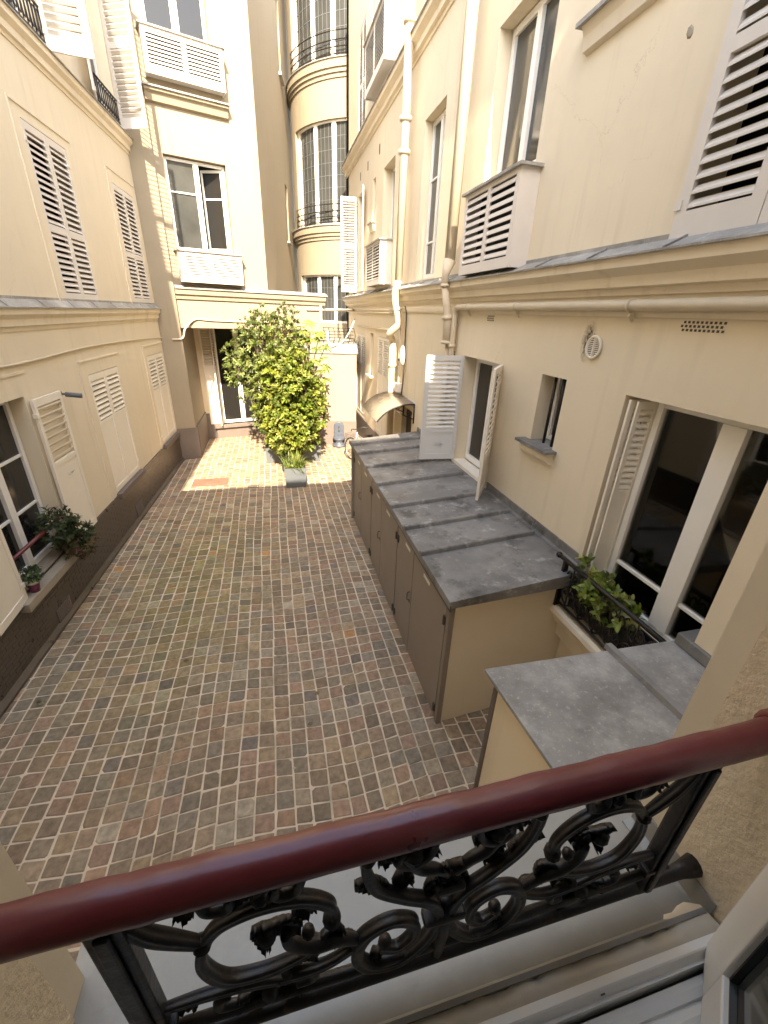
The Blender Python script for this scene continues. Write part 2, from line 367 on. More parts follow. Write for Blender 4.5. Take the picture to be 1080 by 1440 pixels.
# ------------------------------------------------------------------ ground and paving
g = MB(); g.add([(-70, -70, -.003), (70, -70, -.003), (70, 70, -.003), (-70, 70, -.003)], [(0, 1, 2, 3)])
struct(g.build('ground', M['mortar'], recalc=False))
b = MB(); rs = random.Random(3)
pal = [(.27, .195, .15), (.23, .18, .14), (.25, .205, .16), (.22, .19, .155), (.24, .21, .17), (.28, .225, .165), (.20, .165, .135), (.26, .19, .155), (.21, .19, .165), (.245, .195, .15)]
P_ = .200
def jx(k, y):        # long joint k, wandering as it runs down the court
    return -4.12+k*P_+.016*math.sin(y*.75+k*.55)+.010*math.sin(y*2.1+k*1.7)+.006*math.sin(k*2.3)
for k in range(40):
    y = .60+rs.uniform(-.02, .02)
    while y < 20.6:
        tgt = .198 if y < 9 else .21
        hh = tgt*rs.uniform(.84, 1.17) if rs.random() > .06 else tgt*rs.uniform(1.2, 1.45)
        # nearer the viewer the courses nearly line up across the columns
        if y < 8.5:
            nxt = .60+.198*(round((y-.60)/.198)+1)+.012*math.sin(k*.8+y*2)+.05*math.sin(k*.16+1); hh = nxt-y+rs.uniform(-.009, .009)
            if hh < .12: hh += .198
        lj = rs.uniform(.006, .011); cj = rs.uniform(.003, .009)
        skew = .02*math.sin(k*.5+y*.4)+rs.uniform(-.006, .006)
        e = lambda: rs.uniform(-.004, .004)
        q = [(jx(k, y)+lj+e(), y+cj-skew*.5+e()), (jx(k+1, y)-lj+e(), y+cj+skew*.5+e()), (jx(k+1, y+hh)-lj+e(), y+hh-cj+skew*.5+e()), (jx(k, y+hh)+lj+e(), y+hh-cj-skew*.5+e())]
        cx = sum(a for a, _ in q)/4; cy = sum(c for _, c in q)/4
        col = list(rs.choice(pal)); v = rs.gauss(1.2, .12); v = max(.7, min(1.5, v))
        rr_ = rs.random()
        if rr_ < .003: col = [.36, .21, .11]
        elif rr_ < .04: col = [.18, .16, .15]
        elif rr_ < .08: col = [.29, .265, .225]
        moss = max(0, min(1, 1.1-abs(cx+2.0-(cy-6)*.06)/1.9))*max(0, min(1, 1.25-abs(cy-7.8)/3.8))*rs.uniform(.4, 1)
        col = [col[0]*v*1.0, col[1]*v*.91, col[2]*v*.80]; col = [col[0]*(1-.14*moss), col[1]*(1-.06*moss), col[2]*(1-.42*moss)]
        ring = []
        for i in range(4):
            a = q[i]; pv = q[i-1]; nx = q[(i+1) % 4]; c1_ = rs.uniform(.01, .05) if rs.random() < .92 else rs.uniform(.08, .2)
            ring.append((a[0]+(pv[0]-a[0])*c1_, a[1]+(pv[1]-a[1])*c1_)); c1_ *= rs.uniform(.5, 1.3)
            ring.append((a[0]+(nx[0]-a[0])*c1_, a[1]+(nx[1]-a[1])*c1_))
        tz = rs.uniform(-.003, .003); tl = (rs.uniform(-.03, .03), rs.uniform(-.03, .03)); top = .004
        inn = [(cx+(a-cx)*.88, cy+(c-cy)*.88, top+tz+(a-cx)*tl[0]+(c-cy)*tl[1]) for a, c in ring]
        mid = [(cx+(a-cx)*.975, cy+(c-cy)*.975, top+tz-.004+(a-cx)*tl[0]+(c-cy)*tl[1]) for a, c in ring]
        out = [(a, c, -.014) for a, c in ring]
        b.add(inn+mid+out, [tuple(range(8))]+[(i, i+8, (i+1) % 8+8, (i+1) % 8) for i in range(8)]+[(i+8, i+16, (i+1) % 8+16, (i+1) % 8+8) for i in range(8)], tuple(col), False)
        y += hh
o = b.build('paving', M['sett'], recalc=False); struct(o)
o = MB()
# manhole cover
m_ = thing('manhole_cover', 'square rusty red cast iron manhole cover set in the sunny paving', 'manhole cover', (-2.1, 13.3, 0))
o.box(W0, -2.66, -1.62, 12.98, 13.62, .0, .017); o.build('frame', M['rust'], m_)
c = MB(); c.lathe((-2.14, 13.3, .017), [(.25, 0), (.25, .006), (.235, .009), (0.02, .009)], 28); c.build('lid', M['rust'], m_)
gr = MB()
for i in range(7): gr.box(W0, -.98+i*.045, -.955+i*.045, 12.66, 12.80, .0, .012)
gr.box(W0, -1.0, -.66, 12.63, 12.66, 0, .013); gr.box(W0, -1.0, -.66, 12.80, 12.83, 0, .013)
tag(gr.build('drain_grate', M['dark']), 'small dark drain grate at the shadow edge left of the front planter', 'drain')

rs = random.Random(12); b = MB()
for i in range(70):
    x, y_ = rs.uniform(-3.4, 1.6), rs.uniform(1.5, 14.5); a = rs.uniform(0, 6.28); L_ = rs.uniform(.02, .05)
    if rs.random() < .5: x = -3.75+.05*y_+rs.uniform(0, .12)
    leafquad_ = [(x+L_*math.cos(a+q), y_+L_*math.sin(a+q)*.7, .012+.006*rs.random()) for q in (0, 1.7, 3.1, 4.6)]
    b.add(leafquad_, [(0, 1, 2, 3)], rs.choice([(.25, .19, .09), (.3, .28, .15), (.45, .42, .36), (.16, .12, .07)]))
o = b.build('leaf_litter', M['leaf'], recalc=False); o['kind'] = 'stuff'; tag(o, 'scattered dry leaves and crumbs on the paving', 'litter')
# ------------------------------------------------------------------ right-hand building
FR = Fr(3.6, 0, (0, 1), (-1, 0))
rb = thing('apartment_building', 'cream apartment building along the right side with drainpipes and a long moulded cornice', 'building', (3.8, 9, 0))
holesR = [(1.87, 3.78, 1.92, 4.32), (4.79, 5.33, 3.40, 4.33), (6.43, 7.96, 2.2, 4.33),
          (6.38, 7.98, 6.9, 8.86), (10.05, 11.33, 5.78, 8.82), (13.75, 15.05, 6.95, 8.86), (16.1, 16.5, 7.75, 8.9), (17.9, 19.15, 5.78, 8.95),
          (2.18, 3.76, 5.68, 8.3), (4.5, 5.5, 7.95, 9.1), (13.8, 16.2, 11.95, 14.2), (10.2, 11.5, 10.72, 13.6), (17.95, 19.1, 10.55, 13.4),
          (15.95, 16.45, 2.9, 4.35), (13.75, 15.2, 1.0, 4.3), (17.3, 19.2, 1.0, 4.22), (10.95, 11.9, 0, 2.62), (16.8, 17.2, 12.2, 13.4)]
b = MB(); wall_grid(b, FR, .55, 21.6, 0, 15.5, holesR, .4); wR = b.build('wall', M['stucco'], rb)
b = MB(); b.box(W0, 3.6, 9, 21.2, 21.6, 0, 15.499); b.build('end_wall', M['stucco'], rb)
b = MB(); b.box(FR, .55, 21.19, -5, -4.8, 0, 15.49); b.build('back_wall', M['stucco'], rb)
b = MB(); b.box(FR, .55, 21.19, -4.79, -.41, 15.3, 15.49); b.build('roof', M['zinc2'], rb)
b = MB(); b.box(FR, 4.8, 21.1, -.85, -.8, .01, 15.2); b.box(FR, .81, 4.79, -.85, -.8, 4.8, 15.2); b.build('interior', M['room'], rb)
b = MB(); b.box(FR, .56, .8, -4.79, -.41, 0, 15.29); b.build('party_wall', M['stucco'], rb)
b = MB(); b.prism(FR, [(0, 0), (.03, 0), (.03, .95), (0, .98)], 12.0, 21.6); b.build('plinth', M['plinth2'], rb)
cornice(rb, FR, .56, 21.62, 5.60, .34, .24)
cornice(rb, FR, .56, 21.62, 10.42, .36, .24)
b = MB(); b.prism(FR, [(0, 5.06), (.03, 5.06), (.045, 5.10), (.045, 5.16), (.0, 5.2)], .56, 21.6); b.build('moulding', M['trim'], rb)
# big window with folded shutter
window(rb, FR, 1.9, 3.57, 1.93, 4.31, -.27, 2, (2.42,), fw=.075, m=M['pvc'], meet=.22, glass=M['clear'])
b = MB(); b.box(FR, 3.571, 3.777, -.31, -.26, 1.93, 4.31); b.box(FR, 1.873, 1.899, -.31, -.25, 1.93, 4.31); b.build('jamb_lining', M['creamshut'], rb)
b = MB(); b.box(FR, .57, 2.06, .001, .22, 2.44, 5.02); b.build('wall_pier', M['stucco'], rb)
b = MB()     # the room behind it
for q in ((1.2, 4.6, -3.4, -3.35, 1.4, 4.7), (1.15, 1.2, -3.4, -.42, 1.4, 4.7), (4.6, 4.65, -3.4, -.42, 1.4, 4.7), (1.2, 4.6, -3.35, -.42, 1.35, 1.4), (1.2, 4.6, -3.35, -.42, 4.7, 4.75)): b.box(FR, *q)
b.build('room_wall', M['roomw'], rb)
b = MB(); b.box(FR, 3.5, 4.3, -2.6, -1.4, 1.4, 3.6); b.build('wardrobe', M['white'], rb, bevel=.01)
b = MB(); b.box(FR, 1.5, 3.1, -2.8, -1.0, 1.4, 1.95); b.build('bed', M['white'], rb, bevel=.05)
b = MB(); V = []; n_ = 40
for i in range(n_+1):
    u = 2.05+.42*i/n_; ww = -.5+.03*math.sin(i*1.1); V += [FR.p(u, ww, 2.0), FR.p(u, ww, 4.5), FR.p(u, ww-.004, 2.0), FR.p(u, ww-.004, 4.5)]
b.add(V, [(4*i, 4*i+4, 4*i+5, 4*i+1) for i in range(n_)]+[(4*i+2, 4*i+3, 4*i+7, 4*i+6) for i in range(n_)], None, True); b.build('curtain', M['curtain'], rb)
for i, (a, w1) in enumerate(((3.70, -.02), (3.755, -.03))):
    pass
leaf('shutter', rb, 3.6+.255, 3.70, (-1, .06), (0, -1), .245, 1.96, 4.28, [(3.3, 4.2)], M['creamshut'], th=.03, stile=.05, pitch=.07)
leaf('shutter', rb, 3.6+.255, 3.595, (-1, .10), (0, -1), .235, 1.96, 4.28, [(3.3, 4.2)], M['creamshut'], th=.022, stile=.04, pitch=.07)
b = MB(); b.prism(FR, [(-.3, 1.70), (-.3, 1.915), (.0, 1.90), (.02, 1.70), (.27, 1.69), (.31, 1.66), (.32, 1.60), (.29, 1.54), (.24, 1.50), (.22, 1.42), (.14, 1.40), (.12, 1.15), (.06, 1.12), (0.001, 1.05), (.001, 1.70)], 1.0, 3.95)
b.build('window_sill', M['trim'], rb)
# small barred window
window(rb, FR, 4.79, 5.33, 3.42, 4.33, -.3, 1, (), fw=.05)
b = MB()
for u in (4.93, 5.12): b.tube([FR.p(u, -.08, 3.40), FR.p(u, -.08, 4.33)], .02, 8)
b.build('window_bar', M['iron'], rb)
b = MB(); b.box(FR, 4.68, 5.47, -.29, .17, 3.375, 3.415); sl = b.build('window_sill', M['zinc'], rb)
b = MB(); b.prism(FR, [(0, 3.22), (.06, 3.22), (.10, 3.27), (.10, 3.33), (.13, 3.374), (0, 3.374)], 4.72, 5.42); b.build('sill_moulding', M['trim'], sl)
# casement above the cabinet roof
window(rb, FR, 6.45, 7.94, 2.28, 4.31, -.3, 2, (), fw=.09)
b = MB(); b.box(FR, 6.35, 8.02, -.26, .002, 2.19, 2.262); b.build('window_sill', M['creamshut'], rb)
leaf('shutter', rb, 3.585, 7.93, (-.745, .05), (.05, -1), .745, 2.28, 4.33, [(2.92, 4.24)], M['bluewhite'], pitch=.09, knob=True)
leaf('shutter', rb, 3.585, 6.45, (-.45, -.62), (-.8, .6), .745, 2.24, 4.33, [(2.92, 4.24)], M['creamshut'], pitch=.09)
# upper windows
window(rb, FR, 6.42, 7.94, 6.93, 8.84, -.24, 2, (), fw=.09, glass=M['glassb'])
window(rb, FR, 10.07, 11.31, 5.80, 8.80, -.22, 2, (6.55, 7.75), fw=.08, glass=M['glassb'])
window(rb, FR, 13.77, 15.03, 6.97, 8.84, -.3, 2, (), glass=M['glassb'])
window(rb, FR, 16.12, 16.48, 7.77, 8.88, -.25, 1, ())
window(rb, FR, 17.92, 19.13, 5.80, 8.93, -.25, 2, (7.2,))
window(rb, FR, 4.52, 5.48, 7.97, 9.08, -.25, 2, ())
window(rb, FR, 13.82, 16.18, 11.97, 14.18, -.25, 2, ())
window(rb, FR, 10.22, 11.48, 10.75, 13.58, -.25, 2, (12,))
window(rb, FR, 16.82, 17.18, 12.22, 13.38, -.25, 1, ())
louvre_box(rb, FR, 6.2, 7.95, 5.66, 6.80, .29, pitch=.105)
louvre_box(rb, FR, 13.75, 15.75, 5.80, 6.92, .36)
louvre_box(rb, FR, 13.9, 16.3, 10.75, 11.9, .36)
for (u0, u1, z) in ((4.35, 5.68, 7.86), (16.0, 16.65, 7.68), (16.7, 17.35, 12.12)):
    b = MB(); b.box(FR, u0, u1, -.24, .16, z, z+.04); sl = b.build('window_sill', M['zinc2'], rb)
    b = MB(); b.prism(FR, [(0, z-.22), (.06, z-.2), (.08, z-.08), (.12, z-.001), (0, z-.001)], u0+.06, u1-.06); b.build('sill_moulding', M['trim'], sl)
leaf('shutter', rb, 3.57, 19.15, (-1, .12), (-.1, -1), .62, 5.76, 8.95, [(5.95, 7.3), (7.4, 8.85)], M['white'], flip=True, pitch=.085)
leaf('shutter', rb, 3.57, 17.9, (-.21, -.96), (-.96, .21), .62, 5.76, 8.95, [(5.95, 7.3), (7.4, 8.85)], M['white'])
for (u0, u1, z0, z1, mm, lv) in ((2.18, 3.76, 5.68, 8.3, M['white'], [(5.90, 6.9), (7.0, 8.2)]), (17.95, 19.1, 10.55, 13.4, M['white'], [(10.7, 11.9), (12, 13.3)]),
                                 (13.75, 15.2, 1.0, 4.3, M['creamshut'], [(3.1, 4.2)]), (17.3, 19.2, 1.0, 4.22, M['creamshut'], [(3.1, 4.15)])):
    h_ = (u1-u0)/2
    wd = .005 if z0 == 5.68 else -.03
    pt = .105 if z0 == 5.68 else .075
    leaf('shutter', rb, *FR.p(u1, wd, 0)[:2], (0, -1), (-1, 0), h_-.004, z0+.02, z1-.01, lv, mm, pitch=pt, stile=.11 if z0 == 5.68 else .075)
    leaf('shutter', rb, *FR.p(u0, wd, 0)[:2], (0, 1), (-1, 0), h_-.004, z0+.02, z1-.01, lv, mm, pitch=pt, stile=.11 if z0 == 5.68 else .075)
window(rb, FR, 15.97, 16.43, 2.92, 4.33, -.2, 1, ())
b = MB(); b.box(FR, 15.85, 16.55, -.1, .14, 2.83, 2.9); b.build('window_sill', M['trim'], rb)
b = MB(); b.box(FR, 10.97, 11.88, -.2, -.14, .02, 2.6); d_ = b.build('door', M['black'], rb)
b = MB(); b.box(FR, 11.05, 11.8, -.14, -.13, .9, 2.5); b.build('pane', M['glass'], d_)
# air bricks and little holes
for (u, z, k) in ((6.95, 5.02, 3), (2.95, 5.02, 5)):
    b = MB()
    for i in range(k*2):
        for j in range(3):
            b.box(FR, u+i*.042+(j % 2)*.02, u+i*.042+.022+(j % 2)*.02, .001, .004, z-j*.032, z-j*.032+.02)
    b.build('air_vent', M['dark'], rb)
b = MB()
for k_ in range(6): b.box(FR, 8.42, 8.6, .0, .006, 4.12+k_*.045, 4.14+k_*.045)
b.build('air_vent', M['dark'], rb)
for (u, z) in ((15.6, 9.35), (18.6, 9.35), (17.3, 9.35)):
    b = MB(); b.box(FR, u, u+.12, -.05, .003, z, z+.24); b.build('wall_vent', M['dark'], rb)
b = MB(); b.lathe((0, 0, 0), [(.045, 0), (.03, .006), (.01, .004)], 7); b.v = [FR.p(4.16+a*.8+d*.3, c+.0, 7.23+d*1.1) for a, d, c in b.v]; b.build('plaster_scar', M['sillpaint'], rb)

# round grille, sooty
v_ = thing('ventilation_grille', 'round slatted ventilation grille on the right wall with soot around it', 'vent', (3.56, 4.42, 4.72))
b = MB()
ring = [FR.p(4.42+.115*math.cos(a*math.pi/12), .02, 4.74+.115*math.sin(a*math.pi/12)) for a in range(25)]
b.tube(ring, .016, 6, cap=False); b.build('rim', M['creamshut'], v_)
b = MB()
for i in range(-5, 6):
    z = i*.02; L_ = math.sqrt(max(0, .11**2-z*z)); b.box(FR, 4.42-L_, 4.42+L_, .006, .026, 4.74+z-.005, 4.74+z+.004)
b.box(FR, 4.414, 4.426, .004, .03, 4.635, 4.845); b.build('slat', M['creamshut'], v_)
b = MB(); b.slab(FR, [(4.42+.11*math.cos(a*math.pi/10), 4.74+.11*math.sin(a*math.pi/10)) for a in range(20)], .0005, .004); b.build('backing', M['room'], v_)
def soot_mat():
    m = bpy.data.materials.new('soot'); m.use_nodes = True; t = m.node_tree; N = t.nodes; L = t.links; p = N['Principled BSDF']
    p.inputs['Base Color'].default_value = (.07, .055, .04, 1); p.inputs['Roughness'].default_value = 1
    c = N.new('ShaderNodeTexCoord'); mp = N.new('ShaderNodeVectorMath'); mp.operation = 'MULTIPLY'; mp.inputs[1].default_value = (0, 9.5, 5.2)
    of = N.new('ShaderNodeVectorMath'); of.operation = 'SUBTRACT'; of.inputs[1].default_value = (0, .02, .19)
    L.new(c.outputs['Object'], of.inputs[0]); L.new(of.outputs[0], mp.inputs[0])
    ln = N.new('ShaderNodeVectorMath'); ln.operation = 'LENGTH'; L.new(mp.outputs[0], ln.inputs[0])
    n = N.new('ShaderNodeTexNoise'); n.inputs['Scale'].default_value = 30; n.inputs['Detail'].default_value = 8; L.new(c.outputs['Object'], n.inputs[0])
    r1 = N.new('ShaderNodeMapRange'); r1.inputs[1].default_value = 1; r1.inputs[2].default_value = 0; L.new(ln.outputs['Value'], r1.inputs[0])
    r2 = N.new('ShaderNodeMapRange'); r2.inputs[1].default_value = .35; r2.inputs[2].default_value = .65; L.new(n.outputs[0], r2.inputs[0])
    mu = N.new('ShaderNodeMath'); mu.operation = 'MULTIPLY'; L.new(r1.outputs[0], mu.inputs[0]); L.new(r2.outputs[0], mu.inputs[1])
    m2 = N.new('ShaderNodeMath'); m2.operation = 'MULTIPLY'; m2.inputs[1].default_value = 1.6; m2.use_clamp = True; L.new(mu.outputs[0], m2.inputs[0])
    L.new(m2.outputs[0], p.inputs['Alpha']); return m
b = MB(); b.add([FR.p(u, .0012, z) for u, z in ((4.25, 4.55), (4.8, 4.55), (4.8, 5.03), (4.25, 5.03))], [(0, 1, 2, 3)])
b.build('soot_stain', soot_mat(), v_)

# drainpipes
def P3(u, w_, z): return FR.p(u, w_, z)
tube_thing('drainpipe', 'cream drainpipe nearer the viewer, ending in a tapered hopper above the blue-grey shutter', 'drainpipe',
  [([P3(8.55, .24, 14.9), P3(8.55, .24, 5.95)], .10), ([P3(8.55, .24, 5.95), P3(8.55, .30, 5.72), P3(8.55, .30, 5.5)], [.12, .07, .06]),
   ([P3(8.55, .30, 5.5), P3(8.55, .22, 5.2), P3(8.55, .16, 4.95), P3(8.55, .14, 4.5)], [.06, .075, .10, .10]),
   ([P3(8.6, .1, 4.5), P3(8.6, .1, 2.2)], .055)], M['pipe'],
  'drainpipes on the right wall', [(P3(8.55, .17, 5.02), P3(8.55, .16, 4.95), .12), (P3(8.55, .14, 4.56), P3(8.55, .14, 4.50), .125), (P3(8.55, .3, 5.56), P3(8.55, .3, 5.5), .085)])
tube_thing('drainpipe', 'cream drainpipe farther away beside the awning, with collars and a swan-neck bend', 'drainpipe',
  [([P3(12.05, .24, 14.9), P3(12.05, .24, 5.8)], .10), (smooth([P3(12.05, .24, 5.8), P3(12.05, .3, 5.6), P3(12.05, .3, 5.3), P3(12.05, .2, 4.9), P3(12.1, .2, 4.72), P3(12.35, .35, 4.5), P3(12.6, .2, 4.35), P3(12.6, .16, 4.1)]), .095),
   ([P3(12.6, .16, 4.15), P3(12.6, .16, .05)], .105)], M['pipe'],
  'drainpipes on the right wall', [(P3(12.05, .24, z), P3(12.05, .24, z+.08), .14) for z in (9.0, 8.4, 10.6)]+[(P3(12.6, .16, 3.6), P3(12.6, .16, 3.68), .13), (P3(12.05, .22, 5.1), P3(12.05, .22, 5.18), .12)])
tube_thing('gas_pipe', 'long cream horizontal pipe clipped under the cornice of the right wall', 'pipe',
  [([P3(.7, .1, 5.165)]+[P3(u, .1, 5.165) for u in (2, 4, 6, 7.9)]+smooth([P3(8.2, .1, 5.165), P3(8.32, .1, 5.15), P3(8.38, .1, 5.05), P3(8.38, .1, 4.9)], 4)+[P3(8.38, .1, 2.2)], .052)], M['pipe'],
  None, [(P3(u, .1, 5.165), P3(u+.035, .1, 5.165), .064) for u in (2.2, 3.9, 6.1, 7.8)]+[(P3(8.38, .1, 4.45), P3(8.38, .1, 4.5), .07)])
b = MB()
for u in (3.92, 6.12, 7.82):
    b.box(FR, u, u+.03, .0, .09, 5.06, 5.12); b.tube([P3(u+.015, .03, 5.02), P3(u+.015, .09, 5.10)], .012, 6)
tag(b.build('pipe_bracket', M['trim']), 'small painted brackets holding the horizontal pipe on the right wall', 'bracket')
tube_thing('cable', 'dark cable running down the right wall next to the farther drainpipe', 'cable', [(smooth([P3(12.0, .04, 5.2), P3(11.85, .05, 5.1), P3(11.8, .05, 4.9), P3(11.8, .05, 4.0), P3(11.8, .05, 3.4), P3(11.9, .05, 2.9)]), .02)], M['dark'])
tube_thing('cable', 'pale conduit pair running level under the far part of the right cornice', 'cable', [([P3(13.2, .05, 5.12), P3(21.3, .05, 5.12)], .02), ([P3(13.2, .05, 5.04), P3(21.3, .05, 5.04)], .02), ([P3(13.2, .04, 4.58), P3(19.0, .04, 4.52)], .02)], M['pipe'])
# satellite-like white lamp disc on wall
d_ = thing('wall_lamp', 'white oval disc lamp mounted on the right wall above the awning', 'lamp', (3.5, 12.0, 3.8))
b = MB(); b.lathe((0, 0, 0), [(.02, .11), (.12, .10), (.17, .06), (.18, .02), (.16, 0)], 20)
b.v = [FR.p(11.75+a*.75, d+.08, 3.98+c*1.5) for a, c, d in b.v]; b.build('shade', M['white'], d_)
b = MB(); b.tube([P3(11.85, 0, 3.86), P3(11.9, .12, 3.84), P3(11.98, .16, 3.86)], .03, 8); b.build('bracket', M['black'], d_)
e_ = thing('junction_box', 'small white electrical box with pipes above the awning', 'box', (3.5, 12.2, 2.95))
b = MB(); b.box(FR, 12.05, 12.3, .0, .16, 2.95, 3.2); b.build('case', M['white'], e_, bevel=.01)
b = MB(); b.tube([P3(12.15, .08, 3.2), P3(12.2, .08, 3.6), P3(12.3, .05, 3.75)], .03, 8); b.tube([P3(12.22, .08, 3.2), P3(12.28, .06, 5.0)], .022, 8); b.build('conduit', M['pipe'], e_)
# awning
aw = thing('door_awning', 'curved translucent awning on black brackets over the door beyond the cabinet', 'awning', (3.2, 11.7, 2.4))
prof = [(0.0, 2.88), (.3, 2.86), (.6, 2.78), (.85, 2.62), (1.03, 2.43)]
b = MB(); n_ = len(prof)
V = [FR.p(u, a, z+dz) for u in (10.75, 12.7) for dz in (0, .012) for a, z in prof]
F = []
for i in range(n_-1):
    F += [(i, i+1, 2*n_+i+1, 2*n_+i), (n_+i, 3*n_+i, 3*n_+i+1, n_+i+1)]
    F += [(i, n_+i, n_+i+1, i+1), (2*n_+i, 2*n_+i+1, 3*n_+i+1, 3*n_+i)]
F += [(0, 2*n_, 3*n_, n_), (n_-1, 2*n_-1, 4*n_-1, 3*n_-1)]
b.add(V, F, None, True); b.build('sheet', M['poly'], aw)
for u in (10.75, 11.72, 12.7):
    b = MB(); b.tube(smooth([FR.p(u, a, z-.02) for a, z in prof]), .02, 8)
    b.tube([FR.p(u, .0, 2.45), FR.p(u, .3, 2.58), FR.p(u, .62, 2.75)], .013, 6); b.tube([FR.p(u, .015, 2.35), FR.p(u, .015, 2.86)], .022, 8)
    b.tube(smooth([FR.p(u, .05, 2.62), FR.p(u, .15, 2.56), FR.p(u, .22, 2.66), FR.p(u, .14, 2.72)]), .01, 6)
    b.build('bracket', M['iron'], aw)
b = MB(); b.tube([FR.p(10.74, 1.03, 2.425), FR.p(12.71, 1.03, 2.425)], .012, 6); b.build('edge_rail', M['chrome'], aw); b = MB(); b.tube([FR.p(10.74, .0, 2.88), FR.p(12.71, .0, 2.88)], .025, 6); b.build('edge_rail', M['chrome'], aw)

# ------------------------------------------------------------------ cabinet against the right wall
cb = thing('utility_cabinet', 'long taupe cabinet with double doors and a standing-seam zinc roof against the right wall', 'cabinet', (2.7, 6.9, 0))
FC = Fr(1.8, 0, (.0044, 1), (-1, .0044))    # front: u along the court, w outwards to the left
b = MB(); b.box(FC, 3.6, 3.68, -.05, .012, 0, 2.02)
for u in (5.84, 7.88, 9.95): b.box(FC, u-.03, u+.03, -.03, .004, 0, 1.97)
b.box(FC, 3.6, 10.12, -.05, .006, 1.9, 2.03); b.box(FC, 3.62, 10.12, -.05, .001, 0, .06); b.build('door_frame', M['taupe'], cb)
b = MB(); b.box(FC, 3.62, 10.12, -.06, -.031, .0, 1.89); b.build('carcass', M['dark'], cb)
def door(u0, u1, hinge_near, handle):
    b = MB(); b.box(FC, u0+.009, u1-.009, -.028, .014, .07, 1.88); o = b.build('door', M['taupe'], cb, bevel=.004)
    for z in (.2, 1.68):
        h = MB()
        uu = u0+.03 if hinge_near else u1-.03
        h.box(FC, uu-.025, uu+.025, .014, .03, z-.06, z+.06); h.tube([FC.p(uu, .028, z-.065), FC.p(uu, .028, z+.065)], .012, 8)
        h.build('hinge', M['dark'], o)
    l = MB(); uc = u0+.55*(u1-u0) if hinge_near else u0+.35*(u1-u0)
    l.box(FC, uc-.11, uc+.13, .0145, .017, 1.775, 1.825); l.build('label', M['paper'], o)
    if handle:
        k = MB(); uu = u0+.07; k.tube(smooth([FC.p(uu, .012, 1.14), FC.p(uu, .05, 1.13), FC.p(uu, .055, 1.06), FC.p(uu, .05, 1.0), FC.p(uu, .012, .99)]), .008, 6); k.box(FC, uu-.02, uu+.02, .0121, .018, .94, 1.0)
        k.build('handle', M['dark'], o)
door(3.69, 4.98, True, False); door(4.98, 5.81, False, True)
door(5.87, 7.0, True, False); door(7.0, 7.85, False, True)
door(7.91, 9.0, True, False); door(9.0, 9.92, False, True)
sk = Fr(1.8, 3.62, (math.cos(R(4.5)), math.sin(R(4.5))), (math.sin(R(4.5)), -math.cos(R(4.5))))
b = MB(); b.box(sk, .0, .075, -.03, .012, 0, 2.02); b.build('corner_post', M['taupe'], cb)
b = MB(); b.box(sk, .075, 1.8, -.12, .003, .0, 2.03); b.build('end_wall', M['stucco'], cb)
sk2 = Fr(1.8, 10.1, (1, 0), (0, 1)); b = MB(); b.box(sk2, -.02, 1.79, -.1, .0, 0, 2.0); b.build('end_wall', M['taupe'], cb)
# roof: sheet with turned-down fascia, rolls
def rz(x): return 2.11+(x-1.74)*.05
b = MB()
y0 = lambda x: 3.50+(x-1.74)*.075
V = []
for x in (1.74, 3.595):
    for yy in (y0(x), 10.2):
        for dz in (0, -.13 if x < 2 else -.05): V.append((x, yy, rz(x)+dz))
V = [(1.74, y0(1.74), rz(1.74)-.10), (1.74, y0(1.74), rz(1.74)), (1.74, 10.2, rz(1.74)-.10), (1.74, 10.2, rz(1.74)),
     (3.597, y0(3.597), rz(1.74)-.10), (3.597, y0(3.597), rz(3.597)), (3.597, 10.5, rz(1.74)-.10), (3.597, 10.5, rz(3.597))]
b.add(V, [(0, 1, 3, 2), (4, 6, 7, 5), (0, 4, 5, 1), (2, 3, 7, 6), (1, 5, 7, 3), (0, 2, 6, 4)])
roof = b.build('roof', M['zinc'], cb, bevel=.008)
for yy in (4.55, 5.29, 6.07, 7.07, 8.06, 9.0, 9.7):
    b = MB(); sl_ = .075*.4
    pr = [(-.042, 0), (-.032, .05), (-.018, .062), (.018, .062), (.032, .05), (.042, 0)]
    V = [(x, yy+(x-1.74)*.07+a, rz(x)+.001+zz*(1 if x < 3.3 else 1)) for x in (1.735, 3.49) for a, zz in pr]
    b.add(V, [(0, 1, 2, 3, 4, 5), (11, 10, 9, 8, 7, 6)]+[(q_, q_+6, (q_+1) % 6+6, (q_+1) % 6) for q_ in range(6)]); b.build('seam_roll', M['zinc'], roof)
b = MB(); b.prism(FR, [(.001, 2.2), (.07, 2.195), (.07, 2.21), (.02, 2.225), (.015, 2.34), (.001, 2.345)], 3.68, 6.36); b.build('flashing', M['zinc'], roof)
b = MB(); b.prism(FR, [(.001, 2.2), (.07, 2.195), (.07, 2.21), (.02, 2.225), (.015, 2.34), (.001, 2.345)], 8.05, 10.4); b.build('flashing', M['zinc'], roof)
b = MB(); b.box(FC, 3.5, 10.2, .055, .068, 1.97, 2.05); b.box(FC, 3.56, 10.15, .014, .05, 2.005, 2.012); b.build('drip_edge', M['dark'], roof)

